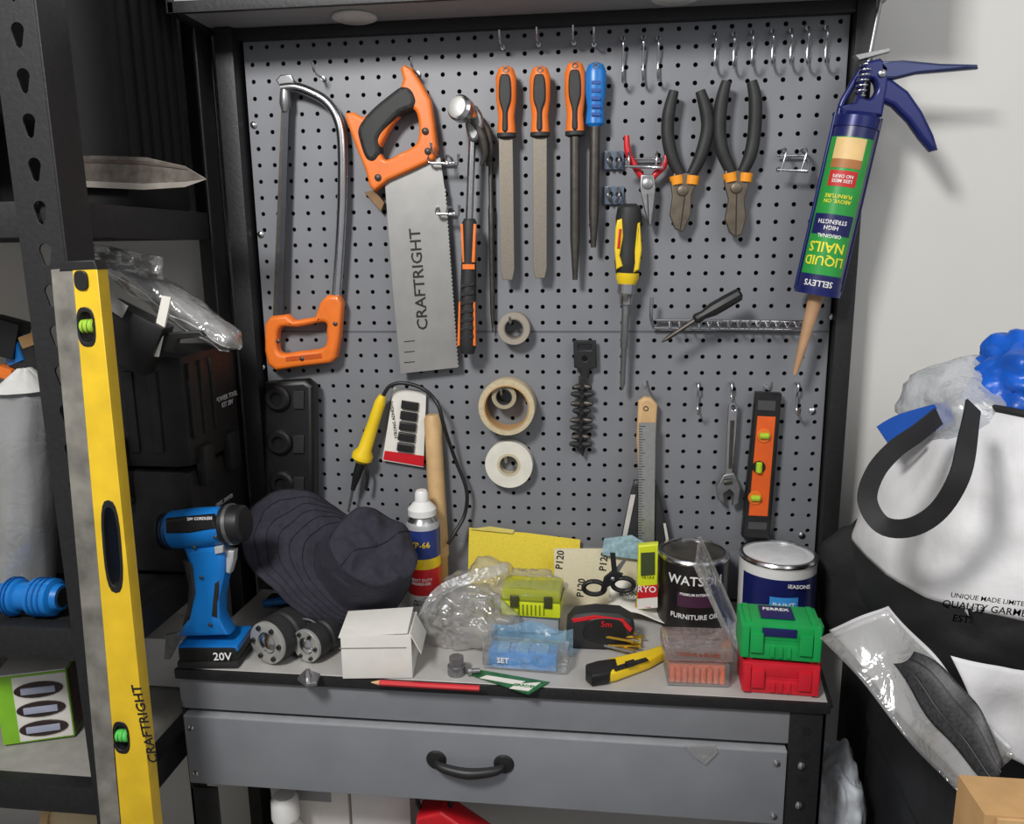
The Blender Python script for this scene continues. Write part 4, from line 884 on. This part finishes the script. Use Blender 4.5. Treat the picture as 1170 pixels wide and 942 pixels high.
# ------------------------------------------------------------------ right side: tote bag pile
with group('tote_bag'):
    TW=M('woven_white',(212,212,214),.6,var=.05,scale=25,bump=.6); TB=M('woven_black',(24,24,27),.7,var=.3,scale=25,bump=.5)
    cx,cy=.665,-.30; z0,z1=.93,1.335
    def tf(u,v):
        a=2*math.pi*u; ca,sa=math.cos(a),math.sin(a); e=.72
        sx=math.copysign(abs(ca)**e,ca); sy=math.copysign(abs(sa)**e,sa)
        w=.205+.078*math.sin(math.pi*min(1,(1-v)*1.0))**.9+.035*(1-v); d=.15+.05*math.sin(math.pi*(1-v))
        if v<.12: k=.75+.25*math.sqrt(v/.12); w*=k; d*=k
        p=V3((cx+sx*w,cy+sy*d,z0+(z1-z0)*v+.015*ca*(1-v)))
        n=noise.noise(p*7)*.022+noise.noise(p*19)*.010+abs(noise.noise(p*11+V3((3,3,3))))*.016
        return p+V3((sx,sy,0)).normalized()*n*(1 if v<.95 else .4)+V3((0,0,noise.noise(p*9)*.012 if v>.1 else 0))
    vb=.46
    tb=surf('black_base',lambda u,v:tf(u,v*vb),96,30,TB,closed=True); tw=surf('white_body',lambda u,v:tf(u,vb+v*(1-vb)),96,40,TW,closed=True,thick=.002)
    surf('bag_bottom',lambda u,v:V3((cx,cy,z0))+(tf(u,0)-V3((cx,cy,z0)))*v,96,2,TB,closed=True)
    tube('rim_hem',[tf(i/72,1.0) for i in range(73)],.005,TB,smooth=False,seg=8)
    hy=lambda a,b,yy:P(a,b,yy)
    ribbon('front_handle',[hy(1112,464,-.465),hy(1106,500,-.52),hy(1096,545,-.545),hy(1072,584,-.54),hy(1040,603,-.53),hy(1008,600,-.51),hy(991,572,-.49),hy(1000,540,-.48),hy(1022,514,-.47),hy(1050,494,-.45),hy(1072,476,-.42)],.021,.003,(0,-1,.1),TB)
    ts=[text(s,P(a,b,-.55),(1,0,-.10),(.10,0,1),sz,TXW,ext=.0001) for s,a,b,sz in (('UNIQUE MADE LIMITED',1155,708,.0080),('QUALITY GARMENTS',1160,720,.0118),('EST. 1999',1136,733,.0118))]
    lay_on(ts,tb,.002)
    BM=M('blue_sheeting',(15,85,185),.35,var=.3,scale=30,bump=.8)
    bcn=P(1182,440,-.30); blob('blue_contents',bcn,(.075,.075,.062),BM,.5,16,5,seed=4)
    wcn=P(1118,462,-.30); blob('clear_contents',wcn,(.075,.07,.052),clear('film_whitish',(235,238,242),.12,bump=1.0,haze=.45),.4,16,4,seed=1)
with group('blue_strap'):
    ribbon('strap',[P(1010,500,-.33),P(1034,487,-.33),P(1088,472,-.33)],.034,.004,(0,-1,0),M('strap_blue',(10,75,165),.5))
    slab('strap_stripe',wp([(1014,514),(1052,498),(1054,503),(1018,520)],-.336),WF(-.336),.003,LIME)
CHC=M('case_charcoal',(40,41,44),.5,var=.2)
with group('hard_plastic_case'):
    bx('case_body',.435,1.05,-.50,-.125,.30,.74,CHC,.02)
    bx('case_lid',.43,1.06,-.51,-.125,.745,.86,CHC,.02)
    for k in range(4): bx('lid_rib',.45+k*.12,.50+k*.12,-.515,-.14,.858,.87,BLACK,.004)
    bx('case_stand',.44,1.03,-.49,-.14,.0,.30,BLACK,.01); bx('lid_edge_line',.432,1.04,-.514,-.508,.742,.750,M('edge_light',(110,112,116),.4),.001)
    for k in range(5): bx('front_rib',.47+k*.06,.49+k*.06,-.508,-.495,.45,.72,CHC,.003)
    bx('latch',.55,.62,-.53,-.505,.70,.80,BLACK,.005)
with group('folded_black_bag'):
    blob('cloth',V3((.452,-.040,.96)),(.082,.048,.115),M('black_cloth',(30,30,33),.8,bump=.4),.3,10,4,seed=8)
    bx('cloth_base',.42,.50,-.07,-.02,.0,.88,M('black_cloth'),.01)
with group('garment_pouch'):
    def pb(u,v):
        a=P(948,722,-.44); b=P(1015,690,-.46); c=P(1112,912,-.61); d=P(1150,850,-.61)
        return (a*(1-u)+b*u)*(1-v)+(c*(1-u)+d*u)*v
    def pf(u,v):
        p=pb(u,v); return p+V3((0,-.006,.004))*math.sin(v*9+u*4)+V3((0,-1,0))*noise.noise(p*14)*.012
    surf('white_liner',pf,16,30,M('pouch_white',(190,190,192),.5,var=.08,scale=20,bump=.3),thick=.002)
    surf('clear_cover',lambda u,v:pf(u*1.12-.2,v)+V3((0,-.016,.006)),16,30,CLB,thick=.001)
    MF=M('mesh_fabric',(46,47,50),.5,var=.6,scale=300)
    def gf(u,v):
        w_=.30+.42*math.sin(math.pi*(.05+.85*v)); bend=.06*math.sin(v*4.2)
        return pb(.66+bend+(u-.5)*w_,.22+.68*v)+V3((0,-.036-.008*math.sin(u*3.14),.003*math.sin(v*11)))
    surf('black_mesh_garment',gf,14,24,MF,thick=.002)
    for k in (.3,.7): tube('garment_seam',[gf(k,i/16)+V3((0,-.001,0)) for i in range(17)],.0009,BLACK,seg=6,smooth=False)
with group('white_cloth_fold'):
    def wf(u,v):
        a=P(1085,748,-.53); b=P(1200,770,-.53); c=P(1130,850,-.55); d=P(1210,905,-.55)
        p=(a*(1-u)+b*u)*(1-v)+(c*(1-u)+d*u)*v; return p+V3((0,-1,0))*(noise.noise(p*16)*.02)
    surf('cloth',wf,20,20,TW,thick=.002)
with group('cardboard_box'):
    c=P(1124,938,-.74); bx('box',c.x,c.x+.22,-.74,-.685,0,c.z+.006,CARD,.002); bx('box_flap',c.x+.01,c.x+.21,-.743,-.74,c.z-.05,c.z+.004,M('cardboard_light',(192,155,108),.85),.0005)
with group('crumpled_packaging'):
    blob('film',V3((.375,-.19,.60)),(.038,.08,.14),M('packaging_white',(190,195,202),.5,var=.3,scale=30,bump=.8),.3,18,5,seed=6)
    bx('packaging_base',.345,.405,-.26,-.12,.0,.5,PAP,.004)
# under the bench
with group('white_storage_box'):
    bx('box',-.58,-.44,-.22,-.04,.376,.660,PAP,.003); bx('label',-.56,-.47,-.2215,-.220,.60,.64,M('label_grey'),.0003); bx('box_b',-.435,-.33,-.22,-.06,.376,.65,WHT,.003)
with group('spray_bottle'):
    c=V3((-.535,-.262,.376)); lathe('bottle',c,c+UP*.225,[(0,.034),(.03,.038),(.8,.038),(.95,.02),(1,.02)],WHT,24); lathe('cap',c+UP*.225,c+UP*.265,[(0,.024),(.8,.023),(1,.018)],WHT,20)
with group('red_toolbox'):
    slab('body',[(-.35,.376),(-.18,.376),(-.18,.60),(-.26,.655),(-.30,.64)],WF(-.27),.05,RED,.006)
    tube('grip',[(-.30,-.27,.64),(-.30,-.27,.66),(-.25,-.27,.662),(-.25,-.27,.645)],.004,BLACK)
with group('film_scrap'):
    slab('film',wp([(782,852),(816,850),(820,860),(806,874),(794,866)],-.334),WF(-.334),.0006,CLB)
# ------------------------------------------------------------------ lights
def area(name,loc,target,size,power,col=(1,1,1)):
    ld=bpy.data.lights.new(name,'AREA'); ld.shape='SQUARE'; ld.size=size; ld.energy=power; ld.color=col
    o=bpy.data.objects.new(name,ld); bpy.context.collection.objects.link(o); o.location=loc
    o.rotation_euler=(V3(target)-V3(loc)).to_track_quat('-Z','Y').to_euler(); return o
area('ceiling_light',(-.70,-1.70,2.55),(.1,0,1.3),.35,38,(1,.98,.95))
area('added_fill_light',(1.3,-1.9,2.55),(0,0,1.2),1.2,12,(1,.99,.97))  # added soft fill from upper right, stands for no fixture
w=bpy.data.worlds.new('room_ambient'); bpy.context.scene.world=w; w.use_nodes=True
w.node_tree.nodes['Background'].inputs[0].default_value=(.86,.87,.90,1); w.node_tree.nodes['Background'].inputs[1].default_value=.36
bpy.context.scene.view_settings.view_transform='Standard'
